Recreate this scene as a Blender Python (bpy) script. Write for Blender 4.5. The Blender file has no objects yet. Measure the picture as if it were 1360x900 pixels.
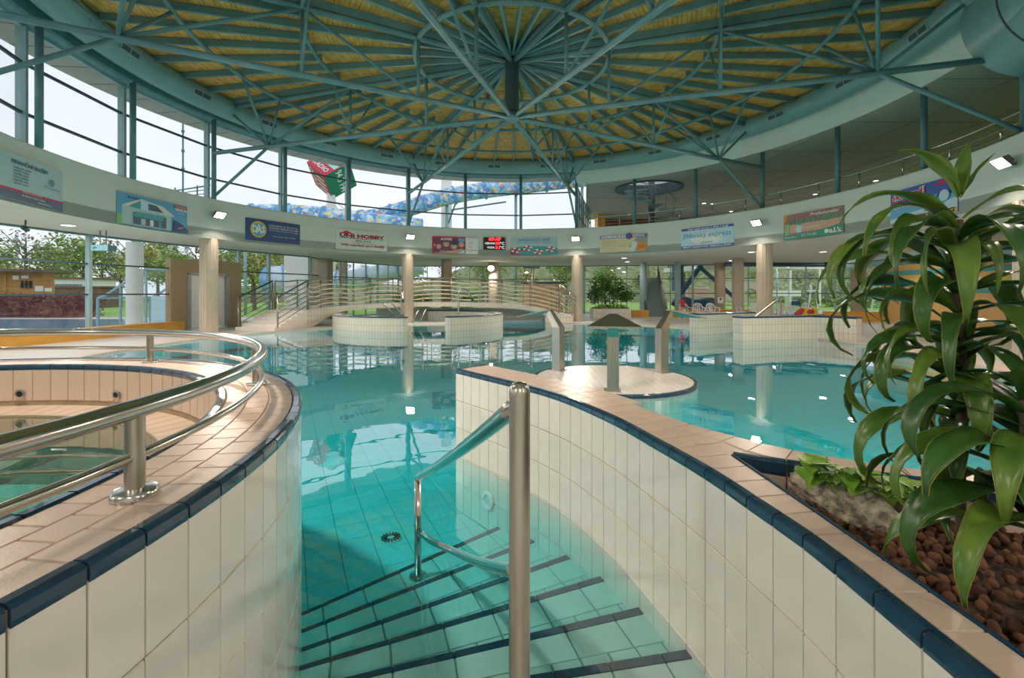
import bpy, bmesh, math, random
from mathutils import Vector, Matrix, noise
random.seed(7)
SC = bpy.context.scene
COL = SC.collection
PI = math.pi
# ------------------------------------------------------------------ camera, sky, exposure
F = 604.0; HX = 680.0; HY = 388.0; CZ = 1.5           # focal length in px of the 1360 frame, principal point, eye height
cam = bpy.data.cameras.new('camera'); cam.sensor_width = 36.0; cam.lens = 36.0 * F / 1360.0
cam.shift_y = -(450.0 - HY) / 1360.0; cam.clip_start = 0.02; cam.clip_end = 500
co = bpy.data.objects.new('camera', cam); COL.objects.link(co)
co.location = (0, 0, CZ); co.rotation_euler = (PI / 2, 0, 0); SC.camera = co
w = bpy.data.worlds.new('overcast_sky'); SC.world = w; w.use_nodes = True
nt = w.node_tree; nt.nodes.clear()
wo = nt.nodes.new('ShaderNodeOutputWorld'); bg = nt.nodes.new('ShaderNodeBackground')
tc = nt.nodes.new('ShaderNodeTexCoord'); mp = nt.nodes.new('ShaderNodeMapping'); mp.inputs['Scale'].default_value = (1.2, 1.2, 3.5)
nz = nt.nodes.new('ShaderNodeTexNoise'); nz.inputs['Scale'].default_value = 1.6; nz.inputs['Detail'].default_value = 5
cr = nt.nodes.new('ShaderNodeValToRGB')
cr.color_ramp.elements[0].position = .3; cr.color_ramp.elements[0].color = (.80, .86, .94, 1)
cr.color_ramp.elements[1].position = .7; cr.color_ramp.elements[1].color = (.97, .97, 1.0, 1)
nt.links.new(tc.outputs['Generated'], mp.inputs[0]); nt.links.new(mp.outputs[0], nz.inputs[0])
nt.links.new(nz.outputs[0], cr.inputs[0]); nt.links.new(cr.outputs[0], bg.inputs[0]); nt.links.new(bg.outputs[0], wo.inputs[0])
SKY = 1.02; bg.inputs[1].default_value = SKY
SC.view_settings.view_transform = 'Standard'; SC.view_settings.look = 'None'
SC.view_settings.exposure = 0.3; SC.view_settings.gamma = 1.0; SC.view_settings.use_curve_mapping = False
FLOOD_W = 125.0; DOWN_W = 16.0                     # watts of one floodlight / one downlight
# ------------------------------------------------------------------ plan of the hall
CY = 12.4; R0 = 10.7; PH0 = 27.6                   # rotunda centre (0, CY), parapet radius, angle of the first column
ZB = 3.34; ZT = 4.70                               # gallery band bottom / top
Z_HEAD = 7.38; Z_GCEIL = 6.85; Z_ROOF = 7.95; Z_NODE = 6.27; R_NODE = 8.35
DECK = .04; POOLZ = -.50
def pol(a, r, z=0.0):
    a = math.radians(a); return Vector((r * math.cos(a), CY + r * math.sin(a), z))
def at(x, y, Y):
    return Vector(((x - HX) / F * Y, Y, CZ - (y - HY) / F * Y))
def onz(x, y, z):
    Y = (CZ - z) * F / (y - HY); return Vector(((x - HX) / F * Y, Y, z))
def ray_angle(x, R):
    t = (x - HX) / F; a = 1 + t * t; b = -2 * CY; c = CY * CY - R * R
    Y = (-b + math.sqrt(b * b - 4 * a * c)) / (2 * a); return math.degrees(math.atan2(Y - CY, t * Y))
# ------------------------------------------------------------------ materials
M = {}
def mat(name, col, rough=.5, metal=0.0, var=0.0, scale=6.0, bump=0.0, bscale=40.0, emit=None, spec=None, coat=0.0, rnd=0.0, coord='Object', stretch=None):
    m = bpy.data.materials.new(name); m.use_nodes = True; n = m.node_tree.nodes; l = m.node_tree.links
    p = n['Principled BSDF']; p.inputs['Base Color'].default_value = (*col, 1)
    p.inputs['Roughness'].default_value = rough; p.inputs['Metallic'].default_value = metal
    if spec is not None: p.inputs['Specular IOR Level'].default_value = spec
    if coat: p.inputs['Coat Weight'].default_value = coat; p.inputs['Coat Roughness'].default_value = .05
    if emit:
        p.inputs['Emission Color'].default_value = (*emit[0], 1); p.inputs['Emission Strength'].default_value = emit[1]
    t = n.new('ShaderNodeTexCoord'); v = t.outputs[coord]
    if stretch:
        mm = n.new('ShaderNodeMapping'); mm.inputs['Scale'].default_value = stretch; l.new(v, mm.inputs[0]); v = mm.outputs[0]
    if var or rnd:
        z = n.new('ShaderNodeTexNoise'); z.inputs['Scale'].default_value = scale; z.inputs['Detail'].default_value = 4
        l.new(v, z.inputs['Vector'])
        mr = n.new('ShaderNodeMapRange'); mr.inputs['From Min'].default_value = .3; mr.inputs['From Max'].default_value = .7
        mr.inputs['To Min'].default_value = 1 - var; mr.inputs['To Max'].default_value = 1 + var
        l.new(z.outputs[0], mr.inputs[0])
        fac = mr.outputs[0]
        if rnd:
            oi = n.new('ShaderNodeObjectInfo'); m2 = n.new('ShaderNodeMapRange')
            m2.inputs['To Min'].default_value = 1 - rnd; m2.inputs['To Max'].default_value = 1 + rnd
            l.new(oi.outputs['Random'], m2.inputs[0])
            mu = n.new('ShaderNodeMath'); mu.operation = 'MULTIPLY'; l.new(fac, mu.inputs[0]); l.new(m2.outputs[0], mu.inputs[1]); fac = mu.outputs[0]
        vm = n.new('ShaderNodeVectorMath'); vm.operation = 'SCALE'; vm.inputs[0].default_value = col
        l.new(fac, vm.inputs['Scale']); l.new(vm.outputs[0], p.inputs['Base Color'])
    if bump:
        b = n.new('ShaderNodeBump'); b.inputs['Strength'].default_value = bump; b.inputs['Distance'].default_value = .02
        z2 = n.new('ShaderNodeTexNoise'); z2.inputs['Scale'].default_value = bscale; z2.inputs['Detail'].default_value = 3
        l.new(v, z2.inputs['Vector']); l.new(z2.outputs[0], b.inputs['Height']); l.new(b.outputs[0], p.inputs['Normal'])
    M[name] = m; return m
def two_tone(name, c1, c2, scale, rough=.5, lo=.4, hi=.6, stretch=None, detail=4, voronoi=False, bump=0.0):
    m = mat(name, c1, rough, bump=bump, bscale=scale * 2); n = m.node_tree.nodes; l = m.node_tree.links
    t = n.new('ShaderNodeTexCoord'); mm = n.new('ShaderNodeMapping'); l.new(t.outputs['Object'], mm.inputs[0])
    if stretch: mm.inputs['Scale'].default_value = stretch
    z = n.new('ShaderNodeTexVoronoi' if voronoi else 'ShaderNodeTexNoise'); z.inputs['Scale'].default_value = scale
    if not voronoi: z.inputs['Detail'].default_value = detail
    l.new(mm.outputs[0], z.inputs['Vector'])
    r = n.new('ShaderNodeValToRGB'); r.color_ramp.elements[0].position = lo; r.color_ramp.elements[1].position = hi
    r.color_ramp.elements[0].color = (*c1, 1); r.color_ramp.elements[1].color = (*c2, 1)
    l.new(z.outputs[0], r.inputs[0]); l.new(r.outputs[0], n['Principled BSDF'].inputs['Base Color'])
    return m
def grid_mat(name, tile, grout, w_, h_, mortar=.02, rough=.3, axes='UZ'):
    """far tiling whose pieces are only a few pixels: a brick pattern without offset"""
    m = mat(name, tile, rough); n = m.node_tree.nodes; l = m.node_tree.links
    t = n.new('ShaderNodeTexCoord'); b = n.new('ShaderNodeTexBrick'); b.offset = 0; b.squash = 1
    b.inputs['Color1'].default_value = (*tile, 1); b.inputs['Color2'].default_value = (*[c * .93 for c in tile], 1)
    b.inputs['Mortar'].default_value = (*grout, 1); b.inputs['Scale'].default_value = 1
    b.inputs['Brick Width'].default_value = w_; b.inputs['Row Height'].default_value = h_; b.inputs['Mortar Size'].default_value = mortar * min(w_, h_)
    b.inputs['Mortar Smooth'].default_value = .1
    l.new(t.outputs['UV' if axes == 'UZ' else 'Object'], b.inputs['Vector'])
    l.new(b.outputs[0], n['Principled BSDF'].inputs['Base Color']); return m
def glass_mat(name, tint, refl=.04, rough=0.0, power=5.0):
    m = bpy.data.materials.new(name); m.use_nodes = True; n = m.node_tree.nodes; l = m.node_tree.links; n.clear()
    o = n.new('ShaderNodeOutputMaterial'); mx = n.new('ShaderNodeMixShader'); tr = n.new('ShaderNodeBsdfTransparent'); gl = n.new('ShaderNodeBsdfGlossy')
    tr.inputs[0].default_value = (*tint, 1); gl.inputs['Roughness'].default_value = rough; gl.inputs[0].default_value = (1, 1, 1, 1)
    g = n.new('ShaderNodeNewGeometry'); d = n.new('ShaderNodeVectorMath'); d.operation = 'DOT_PRODUCT'
    l.new(g.outputs['Incoming'], d.inputs[0]); l.new(g.outputs['Normal'], d.inputs[1])
    a = n.new('ShaderNodeMath'); a.operation = 'ABSOLUTE'; l.new(d.outputs['Value'], a.inputs[0])
    s = n.new('ShaderNodeMath'); s.operation = 'SUBTRACT'; s.inputs[0].default_value = 1; l.new(a.outputs[0], s.inputs[1])
    pw = n.new('ShaderNodeMath'); pw.operation = 'POWER'; pw.inputs[1].default_value = power; l.new(s.outputs[0], pw.inputs[0])
    mr = n.new('ShaderNodeMapRange'); mr.inputs['To Min'].default_value = refl; mr.inputs['To Max'].default_value = 1; l.new(pw.outputs[0], mr.inputs[0])
    l.new(mr.outputs[0], mx.inputs[0]); l.new(tr.outputs[0], mx.inputs[1]); l.new(gl.outputs[0], mx.inputs[2]); l.new(mx.outputs[0], o.inputs[0])
    M[name] = m; return m
def water_mat(name, absorb, density, wave=.04, wscale=3.0):
    m = glass_mat(name, (1, 1, 1), .05, power=3.3); n = m.node_tree.nodes; l = m.node_tree.links
    t = n.new('ShaderNodeTexCoord'); z = n.new('ShaderNodeTexNoise'); z.inputs['Scale'].default_value = wscale; z.inputs['Detail'].default_value = 2
    l.new(t.outputs['Object'], z.inputs['Vector'])
    b = n.new('ShaderNodeBump'); b.inputs['Strength'].default_value = wave; b.inputs['Distance'].default_value = .05; l.new(z.outputs[0], b.inputs['Height'])
    gl = [x for x in n if x.type == 'BSDF_GLOSSY'][0]; l.new(b.outputs[0], gl.inputs['Normal'])
    va = n.new('ShaderNodeVolumeAbsorption'); va.inputs[0].default_value = (*absorb, 1); va.inputs[1].default_value = density
    o = [x for x in n if x.type == 'OUTPUT_MATERIAL'][0]; l.new(va.outputs[0], o.inputs['Volume']); return m

mat('steel_teal', (.13, .27, .30), .42, var=.12, scale=3)
mat('steel_pale', (.30, .44, .46), .4, var=.08, scale=3)
mat('steel_dark', (.045, .085, .10), .45)
mat('steel_blue', (.10, .22, .26), .4, var=.1)
mat('duct_paint', (.20, .36, .38), .33, var=.06, scale=2)
two_tone('pine_board', (.78, .35, .085), (.92, .50, .15), 5, .55, stretch=(1, 1, 1))
mat('board_gap', (.16, .08, .03), .8)
mat('plaster', (.64, .70, .66), .75, var=.03, scale=2, bump=.05)
mat('soffit', (.66, .70, .66), .8, var=.03, scale=1.5)
mat('gallery_ceiling', (.44, .43, .39), .85, var=.03, scale=1)
mat('ceiling_joint', (.16, .16, .15), .9)
mat('tile_cream', (.81, .77, .72), .13, var=.035, scale=5, rnd=.03, coat=.3)
mat('tile_pink', (.68, .52, .43), .33, var=.06, scale=9, rnd=.05, bump=.06, bscale=120)
mat('tile_tan', (.56, .44, .36), .3, var=.05, rnd=.04)
mat('tile_navy', (.018, .055, .105), .12, var=.15, scale=8, rnd=.12, coat=.5)
mat('tile_pool', (.34, .66, .68), .6, spec=.0, var=.04, scale=4, rnd=.04)
mat('grout_step', (.14, .27, .29), .8)
mat('tile_step', (.50, .69, .67), .3, var=.05, scale=4, rnd=.05)
mat('grout', (.33, .26, .16), .9, var=.15, scale=12)
mat('grout_pool', (.05, .16, .20), .9)
mat('tile_island', (.86, .82, .78), .28, var=.04, rnd=.03)
mat('deck_floor', (.62, .60, .56), .35, var=.05, scale=2)
mat('deck_near', (.52, .46, .40), .4, var=.06, scale=3)
grid_mat('far_tile', (.78, .74, .67), (.50, .46, .38), .125, .25, .06)
mat('stainless', (.62, .60, .57), .17, 1.0, var=.06, scale=9)
mat('brushed', (.50, .47, .42), .30, 1.0, var=.1, scale=6, stretch=(8, 8, .6))
mat('rail_bar', (.42, .38, .33), .35, .9)
mat('rope_bar', (.86, .77, .62), .5)
two_tone('concrete_column', (.52, .44, .35), (.60, .52, .43), 3, .7, stretch=(4, 4, .4))
mat('column_white', (.72, .74, .72), .6, var=.03)
mat('pillar_beige', (.40, .34, .25), .7, var=.06)
mat('bench_orange', (.72, .36, .06), .45, var=.07, scale=3)
mat('wall_orange', (.80, .50, .20), .6, var=.04)
mat('wall_teal', (.10, .42, .42), .6)
mat('wall_yellow', (.70, .72, .15), .6)
mat('wood_red', (.22, .075, .03), .5, var=.15, scale=4)
mat('wood_panel', (.80, .55, .32), .5, var=.05)
mat('white_paint', (.82, .82, .80), .5)
mat('white_plastic', (.85, .87, .86), .35)
mat('door_beige', (.36, .28, .17), .6, var=.05)
mat('door_metal', (.34, .36, .36), .4, .3)
mat('grey_stair', (.22, .30, .31), .5)
mat('black', (.012, .012, .014), .5)
mat('rubber', (.03, .03, .032), .7)
mat('lamp_body', (.14, .10, .10), .5)
mat('lamp_glow', (1, .9, .82), .4, emit=((1, .86, .78), 14))
mat('down_glow', (1, 1, 1), .4, emit=((.95, .95, 1), 6))
glass_mat('glass', (.93, .95, .96), .035)
glass_mat('glass_dark', (.82, .88, .88), .04)
mat('glass_frost', (.86, .92, .93), .5, var=.03)
water_mat('water', (.04, .92, .955), 1.5, .035, 2.2)
water_mat('water_spa', (.45, .86, .80), 1.6, .012, 4)
two_tone('rock', (.26, .22, .17), (.78, .69, .57), 28, .9, .35, .68, bump=.7)
mat('clay', (.24, .105, .06), .9, var=.35, scale=30, rnd=.45, bump=.5, bscale=90)
two_tone('soil', (.05, .03, .02), (.12, .07, .05), 30, .95)
two_tone('leaf_dracaena', (.055, .15, .02), (.19, .30, .045), 9, .32, .35, .75)
two_tone('leaf_dark', (.030, .10, .022), (.075, .18, .03), 8, .3, .4, .7)
mat('leaf_edge', (.24, .25, .05), .45)
two_tone('leaf_lime', (.20, .44, .05), (.42, .60, .12), 14, .4, .4, .65)
two_tone('leaf_bush', (.022, .10, .02), (.09, .24, .03), 3, .4)
mat('cane', (.10, .085, .05), .8, var=.3, scale=18)
two_tone('grass', (.20, .40, .06), (.34, .52, .12), .5, .95)
two_tone('tree_green', (.16, .30, .06), (.40, .48, .15), .6, .9)
two_tone('tree_yellow', (.32, .38, .12), (.55, .52, .22), .6, .9)
two_tone('tree_bare', (.22, .18, .14), (.34, .30, .22), .8, .95)
two_tone('hill_wood', (.11, .15, .06), (.30, .33, .15), .9, .95, .35, .7, detail=8)
two_tone('hedge_red', (.13, .035, .05), (.27, .12, .09), 2, .9)
mat('bark', (.17, .13, .10), .9)
two_tone('hut_wood', (.42, .20, .07), (.55, .29, .11), 1.5, .7, stretch=(1, 1, 6))
mat('hut_roof', (.16, .11, .09), .8)
mat('roof_brown', (.20, .10, .09), .8)
mat('paving', (.60, .58, .54), .8, var=.05)
mat('outdoor_water', (.12, .42, .58), .08)
mat('red', (.62, .03, .05), .4); mat('toy_yellow', (.85, .55, .03), .4); mat('blue', (.02, .13, .38), .45)
mat('cover_blue', (.02, .10, .20), .6)
mat('slide_tube', (.16, .38, .68), .25)
mat('slide_white', (.62, .72, .82), .3)
def flat(name, c): return mat(name, c, .45)
# ------------------------------------------------------------------ mesh helpers
class MB:
    def __init__(s): s.v = []; s.f = []; s.uv = None
    def add(s, vs, fs):
        o = len(s.v); s.v += [Vector(p) for p in vs]; s.f += [tuple(i + o for i in f) for f in fs]; return s
    def box(s, c, d, rz=0.0, m=None):
        x, y, z = d[0] / 2, d[1] / 2, d[2] / 2
        q = [Vector((i * x, j * y, k * z)) for k in (-1, 1) for j in (-1, 1) for i in (-1, 1)]
        r = m if m is not None else (Matrix.Rotation(rz, 3, 'Z') if rz else None)
        q = [(r @ p if r is not None else p) + Vector(c) for p in q]
        return s.add(q, [(0, 2, 3, 1), (4, 5, 7, 6), (0, 1, 5, 4), (2, 6, 7, 3), (0, 4, 6, 2), (1, 3, 7, 5)])
    def bar(s, a, b, wd, ht, up=(0, 0, 1)):
        a, b = Vector(a), Vector(b); d = (b - a).normalized(); u = Vector(up)
        if abs(d.dot(u)) > .98: u = Vector((1, 0, 0))
        r = d.cross(u).normalized() * wd / 2; u = r.cross(d).normalized() * ht / 2
        q = [a - r - u, a + r - u, a + r + u, a - r + u, b - r - u, b + r - u, b + r + u, b - r + u]
        return s.add(q, [(0, 1, 2, 3), (4, 7, 6, 5), (0, 4, 5, 1), (1, 5, 6, 2), (2, 6, 7, 3), (3, 7, 4, 0)])
    def tube(s, pts, r, n=8, closed=False, cap=True):
        P = [Vector(p) for p in pts]; k = len(P); rr = r if isinstance(r, (list, tuple)) else [r] * k
        o = len(s.v); ref = None
        for i, p in enumerate(P):
            if closed: d = P[(i + 1) % k] - P[i - 1]
            else: d = P[min(i + 1, k - 1)] - P[max(i - 1, 0)]
            d.normalize()
            if ref is None: ref = Vector((0, 0, 1)) if abs(d.z) < .9 else Vector((1, 0, 0))
            x = d.cross(ref).normalized(); y = x.cross(d).normalized(); ref = y
            for j in range(n):
                a = 2 * PI * j / n; s.v.append(p + (x * math.cos(a) + y * math.sin(a)) * rr[i])
        for i in range(k if closed else k - 1):
            A = o + i * n; B = o + ((i + 1) % k) * n
            for j in range(n): s.f.append((A + j, A + (j + 1) % n, B + (j + 1) % n, B + j))
        if cap and not closed:
            s.f.append(tuple(o + j for j in range(n))[::-1]); s.f.append(tuple(o + (k - 1) * n + j for j in range(n)))
        return s
    def lathe(s, prof, c=(0, 0, 0), n=24, a0=0.0, a1=360.0):
        full = abs(a1 - a0) >= 359.9; k = n if full else n + 1; o = len(s.v); L = len(prof)
        for i in range(k):
            a = math.radians(a0 + (a1 - a0) * i / n)
            for r, z in prof: s.v.append(Vector((c[0] + r * math.cos(a), c[1] + r * math.sin(a), c[2] + z)))
        for i in range(n):
            A = o + i * L; B = o + ((i + 1) % k) * L
            for j in range(L - 1): s.f.append((A + j, B + j, B + j + 1, A + j + 1))
        return s
    def prism(s, poly, z0, z1):
        n = len(poly); o = len(s.v)
        for z in (z0, z1):
            for p in poly: s.v.append(Vector((p[0], p[1], z)))
        s.f.append(tuple(o + i for i in range(n))[::-1]); s.f.append(tuple(o + n + i for i in range(n)))
        for i in range(n): s.f.append((o + i, o + (i + 1) % n, o + n + (i + 1) % n, o + n + i))
        return s
    def quad(s, a, b, c, d): return s.add([a, b, c, d], [(0, 1, 2, 3)])
    def slab(s, q, n, t):
        """a pillowed tile: quad q raised by t along n"""
        q = [Vector(p) for p in q]; n = Vector(n); c = sum(q, Vector()) / 4
        top = [p + n * t + (c - p).normalized() * min(.003, (c - p).length * .2) for p in q]
        return s.add(q + top, [(4, 5, 6, 7), (0, 1, 5, 4), (1, 2, 6, 5), (2, 3, 7, 6), (3, 0, 4, 7)])
    def mesh(s, name, m, smooth=False, off=None):
        me = bpy.data.meshes.new(name); off = Vector(off) if off is not None else None
        me.from_pydata([(p - off) if off is not None else p for p in s.v], [], s.f)
        if smooth: me.polygons.foreach_set('use_smooth', [True] * len(me.polygons))
        me.materials.append(M[m] if isinstance(m, str) else m); me.update(); return me
    def build(s, name, m, parent=None, smooth=False, auto=None):
        """one mesh object; vertices are given in world space, the parent is an unrotated root at its location"""
        off = parent.get('_o') if parent is not None else None
        me = s.mesh(name, m, smooth or auto is not None, off)
        if auto is not None: me.set_sharp_from_angle(angle=math.radians(auto))
        o = bpy.data.objects.new(name, me); COL.objects.link(o)
        if parent is not None:
            o.parent = parent
            if off is not None: o['_o'] = off
        return o
def tag(o, label=None, cat=None, group=None, kind=None):
    for k, v in (('label', label), ('category', cat), ('group', group), ('kind', kind)):
        if v: o[k] = v
    return o
def thing(name, label, cat, loc=(0, 0, 0), group=None, kind=None, mtx=None):
    o = bpy.data.objects.new(name, None); COL.objects.link(o); o.empty_display_size = .1
    if mtx is not None: o.matrix_basis = mtx
    else: o.location = loc; o['_o'] = tuple(loc)
    return tag(o, label, cat, group, kind)
def copy_tree(o, parent=None):
    c = o.copy(); COL.objects.link(c); c.parent = parent
    for ch in list(o.children): copy_tree(ch, c)
    return c
def uv_strip(o, length_fn):
    me = o.data; uv = me.uv_layers.new(name='UVMap')
    for lp in me.loops:
        p = me.vertices[lp.vertex_index].co; uv.data[lp.index].uv = length_fn(p)
def frame(origin, x, z):
    x = Vector(x).normalized(); z = Vector(z).normalized(); y = z.cross(x)
    m = Matrix((x, y, z)).transposed().to_4x4(); m.translation = Vector(origin); return m
def fill(poly, holes, z):
    bm = bmesh.new(); es = []
    for lp in [poly] + holes:
        vs = [bm.verts.new((p[0], p[1], z)) for p in lp]
        for i in range(len(vs)): es.append(bm.edges.new((vs[i], vs[(i + 1) % len(vs)])))
    bmesh.ops.triangle_fill(bm, edges=es, use_beauty=True)
    m = MB(); bm.verts.index_update()
    m.v = [v.co.copy() for v in bm.verts]
    for f in bm.faces:
        ids = [v.index for v in f.verts]
        m.f.append(tuple(ids if f.normal.z > 0 else ids[::-1]))
    bm.free(); return m
def plate(poly, holes, z0, z1):
    """solid slab with holes"""
    t = fill(poly, holes, z1); b = fill(poly, holes, z0); b.f = [f[::-1] for f in b.f]
    m = MB(); m.add(t.v, t.f); m.add(b.v, b.f)
    for lp in [poly] + holes:
        n = len(lp)
        for i in range(n):
            a, c = lp[i], lp[(i + 1) % n]; m.quad((a[0], a[1], z0), (c[0], c[1], z0), (c[0], c[1], z1), (a[0], a[1], z1))
    return m
def spline(pts, step):
    """Catmull-Rom through 2-D or 3-D points, resampled at equal steps"""
    P = [Vector(p) for p in pts]; P = [P[0] * 2 - P[1]] + P + [P[-1] * 2 - P[-2]]; out = []
    for i in range(1, len(P) - 2):
        for k in range(24):
            t = k / 24; a, b, c, d = P[i - 1], P[i], P[i + 1], P[i + 2]
            out.append(.5 * ((2 * b) + (c - a) * t + (2 * a - 5 * b + 4 * c - d) * t * t + (3 * b - a - 3 * c + d) * t ** 3))
    out.append(P[-2]); L = [0.0]
    for i in range(1, len(out)): L.append(L[-1] + (out[i] - out[i - 1]).length)
    n = max(1, round(L[-1] / step)); res = []; j = 0
    for k in range(n + 1):
        s_ = L[-1] * k / n
        while j < len(L) - 2 and L[j + 1] < s_: j += 1
        t = (s_ - L[j]) / max(1e-9, L[j + 1] - L[j]); res.append(out[j].lerp(out[j + 1], min(1, t)))
    return res
CAMP = Vector((0, 0, CZ))
def in_view(p, mx=30):
    if p.y < .15: return False
    x = HX + p.x / p.y * F; y = HY - (p.z - CZ) / p.y * F
    return -mx < x < 1360 + mx and -mx < y < 900 + mx
def tiles(parent, name, quads, t, m, cap=300, stuff_name=None):
    """quads: (4 corners, outward normal). The tiles that show largest are objects of their own, the others one part"""
    def key(q):
        c = sum((Vector(p) for p in q[0]), Vector()) / 4; d = (CAMP - c); f_ = Vector(q[1]).dot(d.normalized())
        return (0 if in_view(c) and f_ > 0 else 1, d.length)
    qs = sorted(quads, key=key); far = MB()
    for i, (q, n) in enumerate(qs):
        if i < cap and key((q, n))[0] == 0 or (i < 6):
            q = [Vector(p) for p in q]; c = sum(q, Vector()) / 4
            b = MB().slab([p - c for p in q], n, t); me = b.mesh(name, m)
            o = bpy.data.objects.new(name, me); o.location = c - Vector(parent.get('_o') or (0, 0, 0)); COL.objects.link(o); o.parent = parent
        else: far.slab(q, n, t)
    if far.f:
        o = far.build(stuff_name or name + '_field', m, parent); o['kind'] = 'stuff'
def wall_quads(path, ztop, zbot, rowh, gap=.004, side=1, stag=False):
    """tiles on a vertical face along path (list of Vector2); outward normal to the left of travel if side=1"""
    out = []; z = ztop
    while z > zbot + .02:
        zl = max(zbot, z - rowh)
        for a, b in zip(path[:-1], path[1:]):
            d = (b - a); 
            if d.length < .02: continue
            d = d.normalized(); n = Vector((-d.y, d.x, 0)) * side; g = gap / 2
            a2 = a + d * g; b2 = b - d * g
            q = [(a2.x, a2.y, zl + g), (b2.x, b2.y, zl + g), (b2.x, b2.y, z - g), (a2.x, a2.y, z - g)]
            if side == 1: q = [q[1], q[0], q[3], q[2]]
            out.append((q, n))
        z = zl
    return out
def offset(path, d):
    """offset a 2-D path to the right of travel by d"""
    res = []
    for i, p in enumerate(path):
        t = (path[min(i + 1, len(path) - 1)] - path[max(i - 1, 0)]).normalized(); res.append(Vector((p.x + t.y * d, p.y - t.x * d)))
    return res
def nosing(parent, path, z, r=.026, rad=.03, gap=.003, side=1, cap=300, name='nosing_tile', drop=.02):
    """rounded navy edge tiles along a path, standing a little proud of the wall face; normal to the left of travel if side=1"""
    items = []
    for a, b in zip(path[:-1], path[1:]):
        d = b - a
        if d.length < .02: continue
        d = d.normalized(); n = Vector((-d.y, d.x)) * side; a2 = a + d * gap; b2 = b - d * gap
        prof = [(.005, -drop - .012), (.007, -drop), (.006, -.006), (.001, .001), (-.008, .0045), (-.03, .0045), (-.034, -.002)]
        m = MB(); c = (a2 + b2) / 2; cv = Vector((c.x, c.y, z))
        for e in (a2, b2):
            for u, v in prof: m.v.append(Vector((e.x + n.x * u, e.y + n.y * u, z + v)) - cv)
        k = len(prof)
        for i in range(k - 1): m.f.append((i, i + 1, k + i + 1, k + i) if side == -1 else (i, k + i, k + i + 1, i + 1))
        m.f.append(tuple(range(k))[::-1] if side == -1 else tuple(range(k))); m.f.append(tuple(range(k, 2 * k)) if side == -1 else tuple(range(k, 2 * k))[::-1])
        items.append((cv, m))
    items.sort(key=lambda t: (0 if in_view(t[0]) else 1, (t[0] - CAMP).length)); far = MB()
    for i, (cv, m) in enumerate(items):
        if i < cap:
            o = bpy.data.objects.new(name, m.mesh(name, 'tile_navy')); o.location = cv; COL.objects.link(o); o.parent = parent
        else: far.add([v + cv for v in m.v], m.f)
    if far.f: far.build(name + '_field', 'tile_navy', parent)['kind'] = 'stuff'
def leaf_cloud(n, c, rad, size, seed=1, shell=.3, droop=.3, box=None):
    rn = random.Random(seed); m = MB()
    for _ in range(n):
        while True:
            p = Vector((rn.uniform(-1, 1), rn.uniform(-1, 1), rn.uniform(-1, 1)))
            if shell < p.length < 1: break
        p = Vector((p.x * rad[0], p.y * rad[1], p.z * rad[2])) + Vector(c); s = size * rn.uniform(.6, 1.3)
        d = Vector((rn.uniform(-1, 1), rn.uniform(-1, 1), rn.uniform(-1, .4))).normalized(); sd2 = d.cross(Vector((rn.uniform(-1, 1), rn.uniform(-1, 1), 1))).normalized()
        m.add([p, p + d * s * .5 + sd2 * s * .25, p + d * s, p + d * s * .5 - sd2 * s * .25], [(0, 1, 2, 3)])
    return m
# ------------------------------------------------------------------ pool basin, deck, water
def arc(a0, a1, r, n): return [(r * math.cos(math.radians(a0 + (a1 - a0) * i / n)), CY + r * math.sin(math.radians(a0 + (a1 - a0) * i / n))) for i in range(n + 1)]
RP = 9.9
WATER = arc(-66, 80.5, RP, 60) + [(1.63, 24.6), (-7.0, 24.6)] + arc(135.2, 246, RP, 50) + [(-3.3, 1.2), (-1.4, 1.2), (1.2, 1.2), (3.3, 1.1)]
FOOT = [(-13.9, -6), (17.0, -6), (17.4, 8), (18.9, 23.2), (22.5, 29.0), (12, 30.2), (5, 31.4), (-2, 32), (-7.8, 31.2), (-10.6, 26.0), (-10.4, 23.4), (-11.35, 21.2), (-11.9, 19.8), (-12.9, 17.06), (-13.4, 14.4), (-13.8, 9)]
o = fill(FOOT, [WATER], DECK).build('floor', 'deck_floor')
tag(o, 'pale tiled deck floor running all around the pool', 'floor', kind='structure')
ring = MB(); n = len(WATER)
for i in range(n):
    a, b = WATER[i], WATER[(i + 1) % n]; ring.quad((a[0], a[1], -.6), (b[0], b[1], -.6), (b[0], b[1], DECK), (a[0], a[1], DECK))
o = ring.build('wall_pool', 'far_tile'); tag(o, 'tiled side wall of the big pool below the deck', 'pool wall', kind='structure')
cum = {}
s_ = 0.0
for i in range(n):
    cum[(round(WATER[i][0], 4), round(WATER[i][1], 4))] = s_; s_ += math.dist(WATER[i], WATER[(i + 1) % n])
uv_strip(o, lambda p: (cum.get((round(p.x, 4), round(p.y, 4)), 0), p.z))
edge = MB().lathe([(RP, DECK), (RP, DECK + .012), (RP + .3, DECK + .012), (RP + .3, DECK)], (0, CY, 0), 80, -60, 80)
edge.lathe([(RP, DECK), (RP, DECK + .012), (RP + .3, DECK + .012), (RP + .3, DECK)], (0, CY, 0), 60, 135, 240)
o = edge.build('trim_1', 'tile_pink'); tag(o, 'pinkish tile edging around the rim of the big pool', 'pool edge', kind='structure')
wb = MB().prism(WATER, -.58, 0.0)
o = wb.build('pool_water', 'water'); tag(o, 'calm turquoise water filling the big round pool', 'water', kind='structure')
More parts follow.
